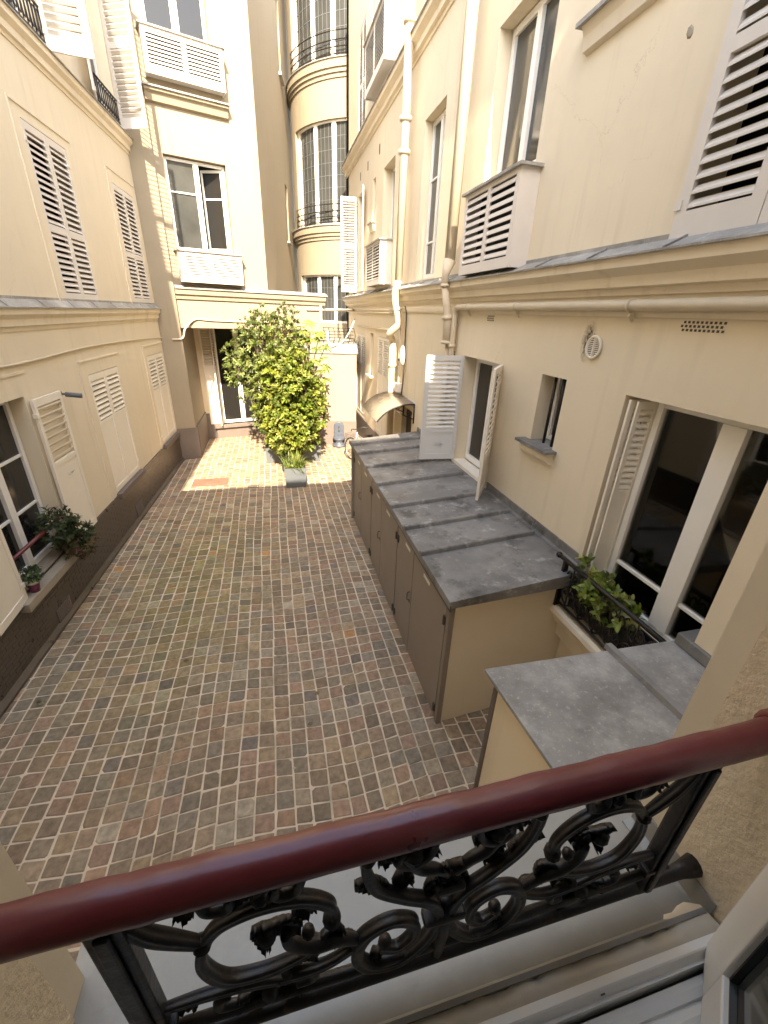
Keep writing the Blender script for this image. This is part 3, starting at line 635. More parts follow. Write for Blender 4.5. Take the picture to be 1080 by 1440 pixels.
# ------------------------------------------------------------------ left-hand building
FL = azfr(-4.134, 0, 2.75, 1)
lb = thing('apartment_building', 'cream apartment building along the left side with closed shutters above a glossy brown plinth', 'building', (-4.0, 9, 0))
holesL = [(6.2, 7.78, 1.0, 3.65), (10.1, 11.74, 1.06, 3.66), (14.02, 15.62, 1.08, 3.66), (10.02, 11.56, 4.98, 7.66), (13.92, 15.44, 5.0, 7.66), (9.4, 11.66, 9.12, 12.2), (13.9, 15.42, 9.12, 12.2)]
b = MB(); wall_grid(b, FL, .4, 16.3, 0, 15, holesL, .4); b.build('wall', M['stucco'], lb)
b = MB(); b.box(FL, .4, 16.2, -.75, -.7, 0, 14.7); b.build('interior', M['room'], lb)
b = MB(); b.box(FL, 16.0, 16.29, -4.79, -.41, 0, 14.79); b.box(FL, .4, .6, -4.79, -.41, 0, 14.79); b.build('party_wall', M['stucco'], lb)
b = MB(); b.box(FL, .4, 16.3, -5, -4.8, 0, 14.99); b.build('back_wall', M['stucco'], lb)
b = MB(); b.box(FL, .4, 16.29, -4.79, -.41, 14.8, 14.99); b.build('roof', M['zinc2'], lb)
b = MB()
us_ = [(.5, 6.18), (7.8, 15.86)]
b.box(FL, .5, 15.86, .0, .035, 0, .93); b.box(FL, .5, 6.1, .0, .034, .93, 1.02); b.box(FL, 7.9, 10.05, .0, .034, .93, 1.02); b.box(FL, 11.8, 13.95, .0, .034, .93, 1.02)
b.prism(FL, [(.035, 0), (.10, 0), (.10, .05), (.035, .11)], .5, 15.86)
# glazed tile courses, laid proud
rs = random.Random(9); z = .12; k = 0
while z < .9:
    u = .6+(.12 if k % 2 else 0)
    while u < 15.6:
        dd = rs.uniform(.0, .0035)
        if not any((a-.15 < u < c) and z < .52 for a, c in ((10.7, 11.32), (6.6, 7.25))):
            b.box(FL, u, u+.232, .034, .039+dd, z, z+.062)
        u += .24
    z += .07; k += 1
pl = b.build('plinth', M['plinth'], lb)
for (u0, u1, z0, z1) in ((10.78, 11.25, .1, .42), (6.72, 7.18, .04, .34)):
    b = MB(); b.box(FL, u0, u1, .035, .05, z0, z1)
    for i in range(7): b.box(FL, u0+.03, u1-.03, .05, .058, z0+.03+i*(z1-z0-.05)/7, z0+.05+i*(z1-z0-.05)/7)
    b.build('vent_grille', M['plinth2'], pl)
for u0, u1 in ((10.05, 11.8), (13.95, 15.68)):
    b = MB(); b.box(FL, u0, u1, -.3, .10, .935, 1.06); b.build('window_sill', M['plinth2'], lb, bevel=.008)
b = MB(); b.box(FL, 6.02, 7.86, -.3, .17, .86, 1.0); b.box(FL, 6.05, 7.8, -.29, -.02, 1.0, 1.03); b.build('window_sill', M['sillpaint'], lb, bevel=.01)
def lv_pair(u0, u1, z0, z1, lv, mm, pitch=.075):
    h_ = (u1-u0)/2
    leaf('shutter', lb, *FL.p(u0, -.025, 0)[:2], FL.t, FL.n, h_-.003, z0+.01, z1-.01, lv, mm, pitch=pitch)
    leaf('shutter', lb, *FL.p(u1, -.025, 0)[:2], (-FL.t[0], -FL.t[1]), FL.n, h_-.003, z0+.01, z1-.01, lv, mm, pitch=pitch)
lv_pair(10.1, 11.74, 1.06, 3.66, [(2.7, 3.52)], M['creamshut'], .1)
lv_pair(14.02, 15.62, 1.08, 3.66, [(2.7, 3.52)], M['creamshut'], .1)
lv_pair(10.02, 11.56, 4.98, 7.66, [(5.15, 6.12), (6.24, 7.54)], M['white'], .098)
lv_pair(13.92, 15.44, 5.0, 7.66, [(5.15, 6.12), (6.24, 7.54)], M['white'], .098)
# shallow plaster surrounds drawn as thin raised fillets
for (u0, u1, z0, z1) in ((9.77, 11.97, 1.02, 3.95), (13.75, 15.75, 1.02, 3.95), (9.72, 11.8, 4.98, 7.85), (13.62, 15.7, 5.0, 7.95), (5.9, 8.0, 3.9, 4.0)):
    b = MB(); b.box(FL, u0, u0+.03, 0, .018, z0, z1); b.box(FL, u0+.03, u1, 0, .018, z1-.03, z1); b.build('plaster_fillet', M['trim'], lb)
cornice(lb, FL, .45, 16.35, 4.90, .34, .13)
cornice(lb, FL, .45, 16.35, 9.02, .36, .16)
# near window
window(lb, FL, 6.22, 7.76, 1.04, 3.63, -.26, 2, (1.95, 2.75), fw=.08, meet=.14)
b = MB(); b.tube([FL.p(6.2, .02, 1.62), FL.p(7.78, .02, 1.62)], .03, 10); gd = b.build('guard_rail', M['burg'], lb)
leaf('shutter', lb, *FL.p(7.82, .06, 0)[:2], FL.t, FL.n, .9, 1.02, 3.58, [(2.52, 3.46)], M['creamshut'], pitch=.115, knob=True, flip=True)
leaf('shutter', lb, *FL.p(6.2, .06, 0)[:2], (-FL.t[0]+.09, -FL.t[1]), FL.n, .82, .98, 3.58, [(2.52, 3.46)], M['creamshut'], pitch=.115, flip=True)
# upper floor windows, open shutters
window(lb, FL, 9.42, 11.64, 9.14, 12.18, -.3, 2, (), fw=.09)
window(lb, FL, 13.92, 15.40, 9.14, 12.18, -.3, 2, (), fw=.09)
for u0, u1 in ((9.4, 11.66), (13.9, 15.42)):
    b = MB(); b.tube([FL.p(u0, .03, 9.66), FL.p(u1, .03, 9.66)], .022, 8); b.tube([FL.p(u0, .03, 9.2), FL.p(u1, .03, 9.2)], .014, 8)
    k = int((u1-u0)/.13)
    for i in range(k+1):
        u = u0+(u1-u0)*i/k; b.tube([FL.p(u, .03, 9.2), FL.p(u, .03, 9.66)], .010, 6)
        if i < k: b.tube(smooth([FL.p(u+.065+.05*math.cos(a), .03, 9.43+.17*math.sin(a)) for a in [q*math.pi/4 for q in range(9)]], 2), .009, 5, cap=False)
    b.build('railing', M['iron'], lb)
ZB = 9.10
leaf('shutter', lb, *FL.p(11.68, .03, 0)[:2], (.97, .08), (.08, -1), .74, ZB, 12.3, [(9.32, 10.62), (10.74, 12.2)], M['white'], pitch=.11, flip=True)
leaf('shutter', lb, *FL.p(15.44, .03, 0)[:2], (.93, -.45), (-.45, -.93), .76, ZB, 12.3, [(9.32, 10.62), (10.74, 12.2)], M['white'], pitch=.11, flip=True)
leaf('shutter', lb, *FL.p(13.88, .03, 0)[:2], (.22, -.97), (.97, .22), .74, ZB, 12.3, [(9.32, 10.62), (10.74, 12.2)], M['white'], pitch=.11)
tube_thing('cable', 'thin painted cable drooping along the left wall under the cornice', 'cable',
  [(smooth([FL.p(3, .025, 4.0), FL.p(6, .025, 4.13), FL.p(8, .025, 4.12), FL.p(10.3, .025, 4.18), FL.p(13, .025, 4.15), FL.p(15.8, .025, 4.06), FL.p(16.0, .35, 3.98)]), .018)], M['pipe'])
cc = thing('security_camera', 'small pale tube camera on the left wall beside the open shutter', 'camera', FL.p(8.8, .1, 3.5))
b = MB(); b.tube([FL.p(8.82, .10, 3.50), FL.p(8.86, .34, 3.47)], .042, 12); b.build('body', M['planter'], cc)
b = MB(); b.tube([FL.p(8.78, .0, 3.52), FL.p(8.78, .05, 3.52)], .05, 10); b.tube([FL.p(8.78, .05, 3.52), FL.p(8.82, .13, 3.5)], .02, 8); b.build('bracket', M['planter'], cc)

# ------------------------------------------------------------------ far building: main block, recess, annex, stair tower
FF = Fr(-3.2, 15.9, (math.cos(R(16.5)), math.sin(R(16.5))), (math.sin(R(16.5)), -math.cos(R(16.5))))
fb = thing('apartment_building', 'sunlit pale building closing the far end of the court, with a ground floor recess', 'building', (-1, 17, 0))
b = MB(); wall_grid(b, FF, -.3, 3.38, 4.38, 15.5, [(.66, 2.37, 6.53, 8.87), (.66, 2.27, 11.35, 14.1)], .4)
b.build('wall', M['stucco_dimmed'], fb)
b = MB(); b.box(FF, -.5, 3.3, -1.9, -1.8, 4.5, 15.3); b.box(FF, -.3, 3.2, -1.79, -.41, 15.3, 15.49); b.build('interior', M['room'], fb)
# side wall of the block, going back to the tower
c0 = FF.p(3.38, 0, 0); c1 = (2.05, 29.2); L_ = math.hypot(c1[0]-c0[0], c1[1]-c0[1]); tt = ((c1[0]-c0[0])/L_, (c1[1]-c0[1])/L_)
FS = Fr(c0[0], c0[1], tt, (tt[1], -tt[0]))
b = MB(); wall_grid(b, FS, .05, L_, 4.3, 19.5, [(6.7, 7.5, 7.9, 10.1), (6.7, 7.5, 13.7, 16.2)], .35, w=-.001); b.build('side_wall', M['stucco_dimmed'], fb)
for z0, z1 in ((7.9, 10.1), (13.7, 16.2)):
    window(fb, FS, 6.72, 7.48, z0+.02, z1-.02, -.2, 1)
    b = MB(); b.box(FS, 6.6, 7.6, -.15, .12, z0-.08, z0); b.build('window_sill', M['zinc2'], fb)
# beam over the recess, its cornice, pilaster
b = MB(); b.box(FF, .40, 5.28, -.45, -.004, 4.36, 4.379); b.box(FF, 3.381, 5.28, -.5, -.002, 4.38, 5.38); b.box(FF, .4, 5.27, -2.6, -.46, 4.36, 4.5); b.build('lintel', M['stucco_dimmed'], fb)
b = MB(); b.prism(FF, [(-.05, 5.2), (.05, 5.2), (.07, 5.3), (.13, 5.34), (.15, 5.49), (-.05, 5.49)], .42, 5.48); cn = b.build('cornice', M['stucco_dimmed'], fb)
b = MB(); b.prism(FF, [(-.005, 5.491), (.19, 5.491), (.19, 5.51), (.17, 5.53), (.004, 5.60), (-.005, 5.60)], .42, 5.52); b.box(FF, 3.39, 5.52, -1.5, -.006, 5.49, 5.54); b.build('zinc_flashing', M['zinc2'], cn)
b = MB(); b.box(FF, 4.78, 5.27, -.4, -.003, 3.5, 4.36); b.build('corner_pier', M['stucco_dimmed'], fb)
b = MB(); b.box(FF, -.3, .40, -.3, .10, 1.12, 15.4); b.build('pilaster', M['stucco_dimmed'], fb)
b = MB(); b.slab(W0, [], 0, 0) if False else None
b = MB(); b.box(W0, -3.4, -2.80, 16.1, 18.6, 1.12, 4.36); b.build('recess_side_wall', M['stucco_dimmed'], fb)
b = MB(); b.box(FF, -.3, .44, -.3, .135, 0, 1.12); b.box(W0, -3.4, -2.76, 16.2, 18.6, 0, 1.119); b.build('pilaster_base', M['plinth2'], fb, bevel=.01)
FB = Fr(-3.14, 18.42, (math.cos(R(15)), math.sin(R(15))), (math.sin(R(15)), -math.cos(R(15))))
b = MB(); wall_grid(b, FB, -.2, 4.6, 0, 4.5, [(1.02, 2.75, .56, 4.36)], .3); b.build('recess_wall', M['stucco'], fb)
b = MB(); b.box(FB, -.1, .78, 0, .03, 0, 1.05); b.build('plinth', M['plinth2'], fb); b = MB(); b.box(FB, 2.9, 4.5, 0, .03, 0, 1.05); b.build('plinth', M['plinth2'], fb)
b = MB(); b.box(FB, .62, 3.1, -.2, .22, .44, .56); b.box(FB, .7, 3.0, 0, .1, 0, .44); b.build('doorstep', M['plinth2'], fb, bevel=.01)
window(fb, FB, 1.04, 2.73, .58, 4.34, -.16, 2, (), fw=.09, meet=.18)
leaf('shutter', fb, *FB.p(.98, .03, 0)[:2], (-FB.t[0], -FB.t[1]), FB.n, .46, .6, 4.32, [(2.9, 4.2)], M['creamshut'], stile=.06, pitch=.09)
leaf('shutter', fb, *FB.p(1.02, .03, 0)[:2], (FB.n[0]*.8-FB.t[0]*.3, FB.n[1]*.8-FB.t[1]*.3), (1, -.2), .42, .6, 4.32, [(2.9, 4.2)], M['white'], stile=.06, pitch=.09)
# facade windows and boxes
window(fb, FF, .68, 2.25, 11.37, 14.08, -.2, 2, (), fw=.09, meet=.18)
louvre_box(fb, FF, .52, 2.5, 10.42, 11.32, .36, pitch=.078)
louvre_box(fb, FF, .62, 2.5, 5.68, 6.50, .34, pitch=.075)
b = MB(); b.prism(FF, [(0, 9.92), (.1, 9.95), (.15, 10.1), (.22, 10.14), (.22, 10.2), (0, 10.2)], .42, 2.56); ld = b.build('ledge', M['stucco_dimmed'], fb)
b = MB(); b.box(FF, .38, 2.6, .001, .27, 10.2, 10.235); b.build('zinc_flashing', M['zinc2'], ld)
# half-open casement, left leaf closed, right leaf ajar
b = MB(); a, c, z0, z1 = .68, 2.35, 6.55, 8.85; w_ = -.2
b.box(FF, a, a+.07, w_-.04, w_+.04, z0, z1); b.box(FF, c-.07, c, w_-.04, w_+.04, z0, z1); b.box(FF, a+.07, c-.07, w_-.039, w_+.039, z0, z0+.09); b.box(FF, a+.07, c-.07, w_-.039, w_+.039, z1-.07, z1)
b.box(FF, 1.46, 1.6, w_-.04, w_+.05, z0+.09, z1-.07); b.box(FF, a+.07, 1.46, w_-.02, w_+.03, 8.02, 8.06)
wn = b.build('window', M['pvc'], fb, bevel=.006)
b = MB(); b.box(FF, a+.06, 1.47, w_-.012, w_-.004, z0+.08, z1-.06); b.build('pane', M['glassb'], wn)
hx, hy, _ = FF.p(c-.07, w_-.03, 0); an = R(16.5+180+32)
FO = Fr(hx, hy, (math.cos(R(196.5-38)), math.sin(R(196.5-38))), (math.sin(R(196.5-38)), -math.cos(R(196.5-38))))
b = MB()
b.box(FO, 0, .06, -.02, .02, z0+.1, z1-.08); b.box(FO, .62, .68, -.02, .02, z0+.1, z1-.08); b.box(FO, .06, .62, -.02, .02, z0+.1, z0+.17); b.box(FO, .06, .62, -.02, .02, z1-.15, z1-.08); b.box(FO, .06, .62, -.015, .015, 8.02, 8.06)
cs = b.build('casement', M['pvc'], fb, bevel=.005)
b = MB(); b.box(FO, .05, .63, -.004, .004, z0+.16, z1-.14); b.build('pane', M['glass'], cs)
# cables on the far facade
tube_thing('cable', 'white looping cable hung between the far facade and the right building', 'cable',
  [(smooth([(2.1, 17.1, 4.35), (2.12, 17.0, 3.98), (2.5, 17.4, 3.86), (3.0, 18.2, 4.1), (3.5, 19.1, 4.75)]), .03)], M['white'])
tube_thing('cable', 'pale conduit bending from the left pilaster along under the recess beam', 'cable',
  [(smooth([FF.p(.1, .14, 4.02), FF.p(.42, .16, 4.06), FF.p(.55, .14, 4.35), FF.p(.9, .04, 4.62), FF.p(1.4, .03, 4.60), FF.p(2.6, .03, 4.58), FF.p(3.6, .03, 4.58)]), .028)], M['pipe'])
tube_thing('pipe', 'white pipe bridging the gap between the far cornice and the right building', 'pipe',
  [([FF.p(4.75, .04, 5.06), FF.p(5.2, .04, 5.06), (3.58, 19.6, 5.1)], .045)], M['white'])
# annex
ax = thing('annex', 'low sunlit annex with brown plinth and zinc edge beside the shrubs at the far right', 'outbuilding', (2, 18, 0))
FA = Fr(.83, 17.2, (.9932, -.1165), (-.1165, -.9932))
b = MB(); b.box(FA, 0, 2.36, -4.5, 0, .98, 3.56); b.build('wall', M['stucco_dimmed'], ax)
b = MB(); b.box(FA, -.02, 2.375, -4.4, .03, 0, .98); b.build('plinth', M['plinth2'], ax)
b = MB(); b.prism(FA, [(.04, 3.56), (.05, 3.60), (-.5, 3.86), (-4.6, 3.9), (-4.6, 3.57), (0, 3.561)], -.03, 2.4); rf = b.build('roof', M['zinc2'], ax)
b = MB()
for i in range(5):
    zz = 3.95+.12*i; b.tube([FA.p(1.1, -1.0, zz), FA.p(2.3, -1.0, zz)], .012, 6)
for i in range(7): b.tube(smooth([FA.p(1.1+.2*i, -1.0, 3.88), FA.p(1.17+.2*i, -.97, 4.15), FA.p(1.1+.2*i, -1.0, 4.45)]), .012, 6)
b.build('iron_rail', M['iron'], ax)
# stair tower
TX, TY, TR = 5.55, 25.7, 3.9
tw = thing('stair_tower', 'round stair tower with tall leaded windows between the far block and the right building', 'tower', (5.5, 25.7, 0))
bands = [(0, 4.5), (6.6, 8.55), (12.25, 14.05), (18.2, 20)]
b = MB()
for z0, z1 in bands: b.arc(TX, TY, TR-.35, TR, 150, 300, z0, z1, 48)
for z0, z1 in ((4.5, 6.6), (8.55, 12.25), (14.05, 18.2)):
    b.arc(TX, TY, TR-.35, TR-.0005, 150, 194, z0, z1, 14); b.arc(TX, TY, TR-.35, TR-.0005, 262, 300, z0, z1, 12)
b.build('wall', M['stucco_dimmed'], tw)
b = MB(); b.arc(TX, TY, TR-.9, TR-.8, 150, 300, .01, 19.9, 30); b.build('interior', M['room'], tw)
for (z0, z1) in ((4.5, 6.6), (8.55, 12.25), (14.05, 18.2)):
    b = MB()
    for a, wd in ((195.2, 2.6), (216.5, 2.6), (232, 2.8), (247, 2.8), (260.5, 2.6)): b.arc(TX, TY, TR-.22, TR-.12, a-wd/2, a+wd/2, z0+.1, z1-.07, 3)
    b.arc(TX, TY, TR-.22, TR-.121, 194, 262, z0, z0+.1, 24); b.arc(TX, TY, TR-.22, TR-.121, 194, 262, z1-.07, z1, 24)
    wn = b.build('window', M['pvc'], tw)
    for a0, a1 in ((196.4, 215.3), (217.7, 230.7), (233.3, 245.7), (248.3, 259.3)):
        g = MB(); g.arc(TX, TY, TR-.19, TR-.18, a0, a1, z0+.1, z1-.07, 8); pn = g.build('pane', M['glassb'], wn)
    g = MB(); k = int((z1-z0)/.42)
    for a0, a1 in ((196.4, 215.3), (217.7, 230.7), (233.3, 245.7), (248.3, 259.3)):
        for i in range(1, k): zz = z0+.1+i*(z1-z0-.17)/k; g.arc(TX, TY, TR-.182, TR-.172, a0, a1, zz-.008, zz+.008, 5)
        for i in (1, 2, 3): aa = a0+(a1-a0)*i/4; g.arc(TX, TY, TR-.182, TR-.171, aa-.12, aa+.12, z0+.1, z1-.07, 1)
    g.build('lead_came', M['planter'], wn)
for z in (8.55, 14.05):
    b = MB(); b.arc(TX, TY, TR, TR+.14, 165, 300, z-.28, z-.02, 40); b.arc(TX, TY, TR, TR+.09, 165, 300, z-.42, z-.28, 40); b.arc(TX, TY, TR, TR+.04, 165, 300, z-.56, z-.42, 40); sl = b.build('curved_sill', M['stucco_dimmed'], tw)
    c = MB(); c.arc(TX, TY, TR-.1, TR+.18, 165, 300, z-.02, z+.012, 40); c.build('zinc_flashing', M['zinc2'], sl)
    b = MB()
    for dz in (.12, .32, .52, .78): b.tube([(TX+(TR+.06)*math.cos(R(a)), TY+(TR+.06)*math.sin(R(a)), z+dz) for a in range(193, 265, 3)], .02, 6)
    for a in (193, 262): b.tube([(TX+(TR+.06)*math.cos(R(a)), TY+(TR+.06)*math.sin(R(a)), z) , (TX+(TR+.06)*math.cos(R(a)), TY+(TR+.06)*math.sin(R(a)), z+.8)], .02, 6)
    for a0 in range(196, 262, 8):
        cx_, cy_ = TX+(TR+.06)*math.cos(R(a0)), TY+(TR+.06)*math.sin(R(a0)); tx_, ty_ = -math.sin(R(a0)), math.cos(R(a0))
        b.tube([(cx_+tx_*.09*math.cos(q*math.pi/5), cy_+ty_*.09*math.cos(q*math.pi/5), z+.42+.09*math.sin(q*math.pi/5)) for q in range(11)], .011, 5, cap=False)
    b.build('railing', M['iron'], tw)

# ------------------------------------------------------------------ plants
def leafquad(b, c, d, n, L, W, col, fold=.15):
    d = Vector(d).normalized(); n = Vector(n); sd = d.cross(n)
    if sd.length < 1e-5: sd = d.orthogonal()
    sd.normalize(); n = sd.cross(d); c = Vector(c)
    p = [c, c+d*L*.35+sd*W*.5-n*(-W*fold), c+d*L*.75+sd*W*.38+n*W*fold*.6-n*L*.06, c+d*L-n*L*.12, c+d*L*.75-sd*W*.38+n*W*fold*.6-n*L*.06, c+d*L*.35-sd*W*.5+n*W*fold, c+d*L*.5]
    b.add(p, [(0, 1, 2, 6), (6, 2, 3), (0, 6, 4, 5), (6, 3, 4)], col)
def crown(b, rs, clumps, n, L, W, cols, dens=9, shell=.55):
    tot = sum(r[3]**2 for r in clumps)
    for (cx, cy, cz, r, sx, sz) in [(c[0], c[1], c[2], c[3], c[4], c[5]) for c in clumps]:
        k = int(n*r*r/tot/dens)
        for _ in range(k):
            v = Vector((rs.gauss(0, 1), rs.gauss(0, 1), rs.gauss(0, 1))).normalized()
            rad = r*(shell+(1.08-shell)*rs.random()**.6)
            p = Vector((cx+v.x*rad*sx, cy+v.y*rad*sx, cz+v.z*rad*sz))
            base = rs.choice(cols); q = rs.uniform(.75, 1.25)
            ax = (v+Vector((rs.gauss(0, .5), rs.gauss(0, .5), rs.gauss(.25, .5)))).normalized()
            o1 = ax.orthogonal().normalized(); o2 = ax.cross(o1)
            for i in range(dens):
                a = i*2.4+rs.random(); tl = rs.uniform(.35, .95)
                d = ax*(1-tl*.6)+(o1*math.cos(a)+o2*math.sin(a))*tl
                cc = tuple(max(0, x*q*rs.uniform(.85, 1.15)) for x in base)
                leafquad(b, p+ax*(i*.012), d, ax+Vector((0, 0, .4)), L*rs.uniform(.75, 1.15), W*rs.uniform(.8, 1.1), cc)
def stems(b, rs, base, tips, r):
    for t in tips:
        mid = Vector(base).lerp(Vector(t), .5)+Vector((rs.gauss(0, .05), rs.gauss(0, .05), .05))
        b.tube(smooth([base, mid, t], 4), [r*(1-.8*i/8) for i in range(9)], 6)
def planter_box(parent, x0, x1, y0_, y1, h, m, tp=.03):
    b = MB()
    V = [(x0+tp, y0_+tp, 0), (x1-tp, y0_+tp, 0), (x1-tp, y1-tp, 0), (x0+tp, y1-tp, 0), (x0, y0_, h), (x1, y0_, h), (x1, y1, h), (x0, y1, h),
         (x0+.03, y0_+.03, h), (x1-.03, y0_+.03, h), (x1-.03, y1-.03, h), (x0+.03, y1-.03, h), (x0+.03, y0_+.03, h-.06), (x1-.03, y0_+.03, h-.06), (x1-.03, y1-.03, h-.06), (x0+.03, y1-.03, h-.06)]
    b.add([(a, c, d+.01) for a, c, d in V], [(3, 2, 1, 0), (0, 1, 5, 4), (1, 2, 6, 5), (2, 3, 7, 6), (3, 0, 4, 7), (4, 5, 9, 8), (5, 6, 10, 9), (6, 7, 11, 10), (7, 4, 8, 11), (8, 9, 13, 12), (9, 10, 14, 13), (10, 11, 15, 14), (11, 8, 12, 15)])
    o = b.build('planter', m, parent, recalc=False)
    s = MB(); s.box(W0, x0+.03, x1-.03, y0_+.03, y1-.03, h-.08, h-.045); s.build('soil', M['soil'], o)
    return o
rs = random.Random(21)
# tall olive-leaved shrub at the back left
t1 = thing('potted_shrub', 'tallest shrub with small grey-green leaves and thin twigs on top, left of the group', 'shrub', (-.35, 15.1, 0), 'potted shrubs at the far end')
planter_box(t1, -.45, .1, 14.9, 15.45, .6, M['planter'])
cl = [(-.35, 15.0, 3.9, .8, 1, 1), (.35, 15.1, 4.15, .7, 1, 1), (-.85, 15.0, 3.2, .55, 1, .9), (-.1, 14.9, 3.0, .75, 1, 1), (.6, 15.0, 3.3, .65, 1, 1), (-.5, 14.9, 2.4, .5, 1, 1), (-.35, 14.9, 1.7, .38, 1, 1.1), (-.2, 15.1, 4.6, .33, 1.2, .9), (.5, 15.1, 4.75, .28, 1.2, .8), (-1.2, 14.9, 3.75, .25, 1, 1), (-1.25, 14.9, 2.95, .22, 1, .8)]
b = MB(); crown(b, rs, cl, 8000, .13, .05, [(.19, .23, .065), (.14, .18, .05), (.25, .285, .11), (.09, .125, .035)], 8)
for (x, z) in ((-.45, 5.0), (-.2, 5.15), (.1, 4.95), (.35, 5.1), (.6, 5.2), (.75, 5.0), (-.75, 4.7)):
    for i in range(5): crown(b, rs, [(x+rs.uniform(-.06, .06), 15.05, z-.08*i, .06, 1, 1.5)], 14, .12, .045, [(.12, .15, .05)], 7, .2)
b.build('crown', M['leaf'], t1, recalc=False)
b = MB(); stems(b, rs, (-.35, 15.12, .7), [(-.3, 15, 4.0), (.35, 15.1, 4.2), (-.85, 15, 3.3), (.6, 15, 3.4), (-.45, 15.05, 5.0), (.35, 15.1, 5.1), (.6, 15.1, 5.2), (-1.2, 14.9, 3.7), (-.2, 15, 5.1)], .05); b.build('stem', M['bark'], t1)
# bright bush in front
t2 = thing('potted_shrub', 'dense rounded bush with bright yellow-green leaves in the middle of the group', 'shrub', (.45, 14.3, 0), 'potted shrubs at the far end')
planter_box(t2, .05, .85, 13.95, 14.7, .55, M['black'])
cl = [(.45, 14.2, 1.6, .80, 1, 1), (.85, 14.3, 1.85, .68, 1, 1), (.1, 14.2, 2.2, .6, 1, 1), (.6, 14.2, 2.7, .72, 1, 1), (1.0, 14.3, 2.55, .55, 1, 1), (.2, 14.25, 3.3, .55, 1, 1), (.65, 14.3, 3.4, .5, 1, 1), (.25, 14.2, 1.05, .5, 1, .9), (.85, 14.2, 1.15, .45, 1, .9), (1.25, 14.3, 2.05, .35, 1, 1), (-.05, 14.2, 1.6, .42, 1, 1)]
b = MB(); crown(b, rs, cl, 10500, .155, .075, [(.25, .29, .05), (.20, .25, .042), (.33, .36, .095), (.13, .17, .028), (.09, .125, .022)], 8)
b.build('crown', M['leaf'], t2, recalc=False)
b = MB(); stems(b, rs, (.45, 14.3, .5), [(.5, 14.2, 2.6), (.9, 14.3, 2.3), (.1, 14.2, 2.2), (.3, 14.3, 3.3), (1.0, 14.3, 2.6)], .05); b.build('stem', M['bark'], t2)
# fatsia with hand-shaped leaves
t3 = thing('potted_shrub', 'shrub with large hand-shaped leaves rising at the right of the group', 'shrub', (1.15, 15.2, 0), 'potted shrubs at the far end')
planter_box(t3, .85, 1.5, 14.9, 15.5, .6, M['planter'])
b = MB(); st = MB()
pts = [(.75, 15.0, 4.35), (1.0, 15.0, 4.55), (1.3, 15.0, 4.4), (1.55, 15.05, 4.2), (1.15, 14.9, 4.15), (.85, 14.9, 4.1), (1.45, 14.9, 3.9), (1.75, 15.0, 3.95), (1.65, 15.0, 3.6), (1.35, 14.8, 3.5), (1.1, 14.8, 3.8), (1.5, 14.8, 3.2), (1.7, 14.9, 2.9), (1.45, 14.7, 2.7), (1.6, 14.8, 2.3), (.6, 15.0, 4.5), (1.25, 15.1, 4.65), (1.62, 14.9, 4.35), (1.3, 14.9, 4.2), (1.55, 14.7, 2.0), (1.0, 14.85, 4.4), (.8, 15, 3.9), (1.75, 14.9, 3.3)]
for p in pts:
    p = Vector(p)+Vector((rs.gauss(0, .03), rs.gauss(0, .03), 0)); nrm = Vector((rs.gauss(0, .3), -.35+rs.gauss(0, .2), 1)).normalized(); a0 = rs.uniform(0, 6)
    o1 = nrm.orthogonal().normalized(); o2 = nrm.cross(o1); br = rs.uniform(.8, 1.2)
    for i in range(8):
        a = a0+i*.72; leafquad(b, p, o1*math.cos(a)+o2*math.sin(a)-nrm*.15, nrm, rs.uniform(.22, .3), .085, tuple(x*br for x in rs.choice([(.24, .29, .06), (.18, .24, .045), (.11, .16, .03)])))
    st.tube(smooth([(1.15, 15.2, .6), (1.15, 15.2, 2.4), p], 4), .014, 5)
b.build('crown', M['leaf'], t3, recalc=False); st.build('stem', M['bark'], t3)
# spiky plant in front
t4 = thing('potted_plant', 'low spiky plant with narrow arching leaves in a square grey planter at the shadow edge', 'potted plant', (.47, 12.7, 0))
planter_box(t4, .13, .80, 12.42, 13.05, .62, M['planter'])
b = MB()
for i in range(230):
    a = rs.uniform(0, 6.283); L_ = rs.uniform(.3, .62); el = rs.uniform(.15, 1.45); c = Vector((.47+rs.gauss(0, .10), 12.74+rs.gauss(0, .09), .56))
    col = tuple(x*rs.uniform(.7, 1.2) for x in rs.choice([(.18, .23, .05), (.23, .27, .08), (.12, .17, .035)])); W_ = .034
    d = Vector((math.cos(a)*math.cos(el), math.sin(a)*math.cos(el), math.sin(el))); sd = Vector((-math.sin(a), math.cos(a), 0)); pp = [c]; k = 5
    for j in range(1, k+1): pp.append(pp[-1]+d*L_/k); d = (d+Vector((0, 0, -.16))).normalized()
    V = []
    for j, p in enumerate(pp): ww = W_*(1-(j/k)**2)*.5+.002; V += [p+sd*ww, p-sd*ww]
    b.add(V, [(2*j, 2*j+1, 2*j+3, 2*j+2) for j in range(k)], col)
b.build('foliage', M['leaf'], t4, recalc=False)
# plants on the left sill
t5 = thing('potted_plant', 'dark bushy plant with reddish lower leaves at the left window sill', 'potted plant', FL.p(7.45, .1, 1.0))
b = MB(); q0 = FL.p(7.5, .13, 0); b.lathe((q0[0], q0[1], 1.0), [(.09, 0), (.13, .2), (.145, .2), (.145, .24), (.12, .24), (.11, .2)], 16); b.build('pot', M['rust'], t5)
b = MB(); qa = FL.p(7.35, .12, 1.6); qb = FL.p(7.6, .2, 1.35); qc = FL.p(7.5, .25, 1.15)
crown(b, rs, [(*qa, .22, 1, 1.2), (*qb, .22, 1, 1)], 1200, .085, .04, [(.06, .085, .035), (.09, .12, .05), (.04, .06, .025)], 7)
crown(b, rs, [(*qc, .2, 1.1, .8)], 420, .08, .035, [(.13, .07, .04), (.08, .08, .035), (.16, .13, .06)], 7); b.build('foliage', M['leaf'], t5, recalc=False)
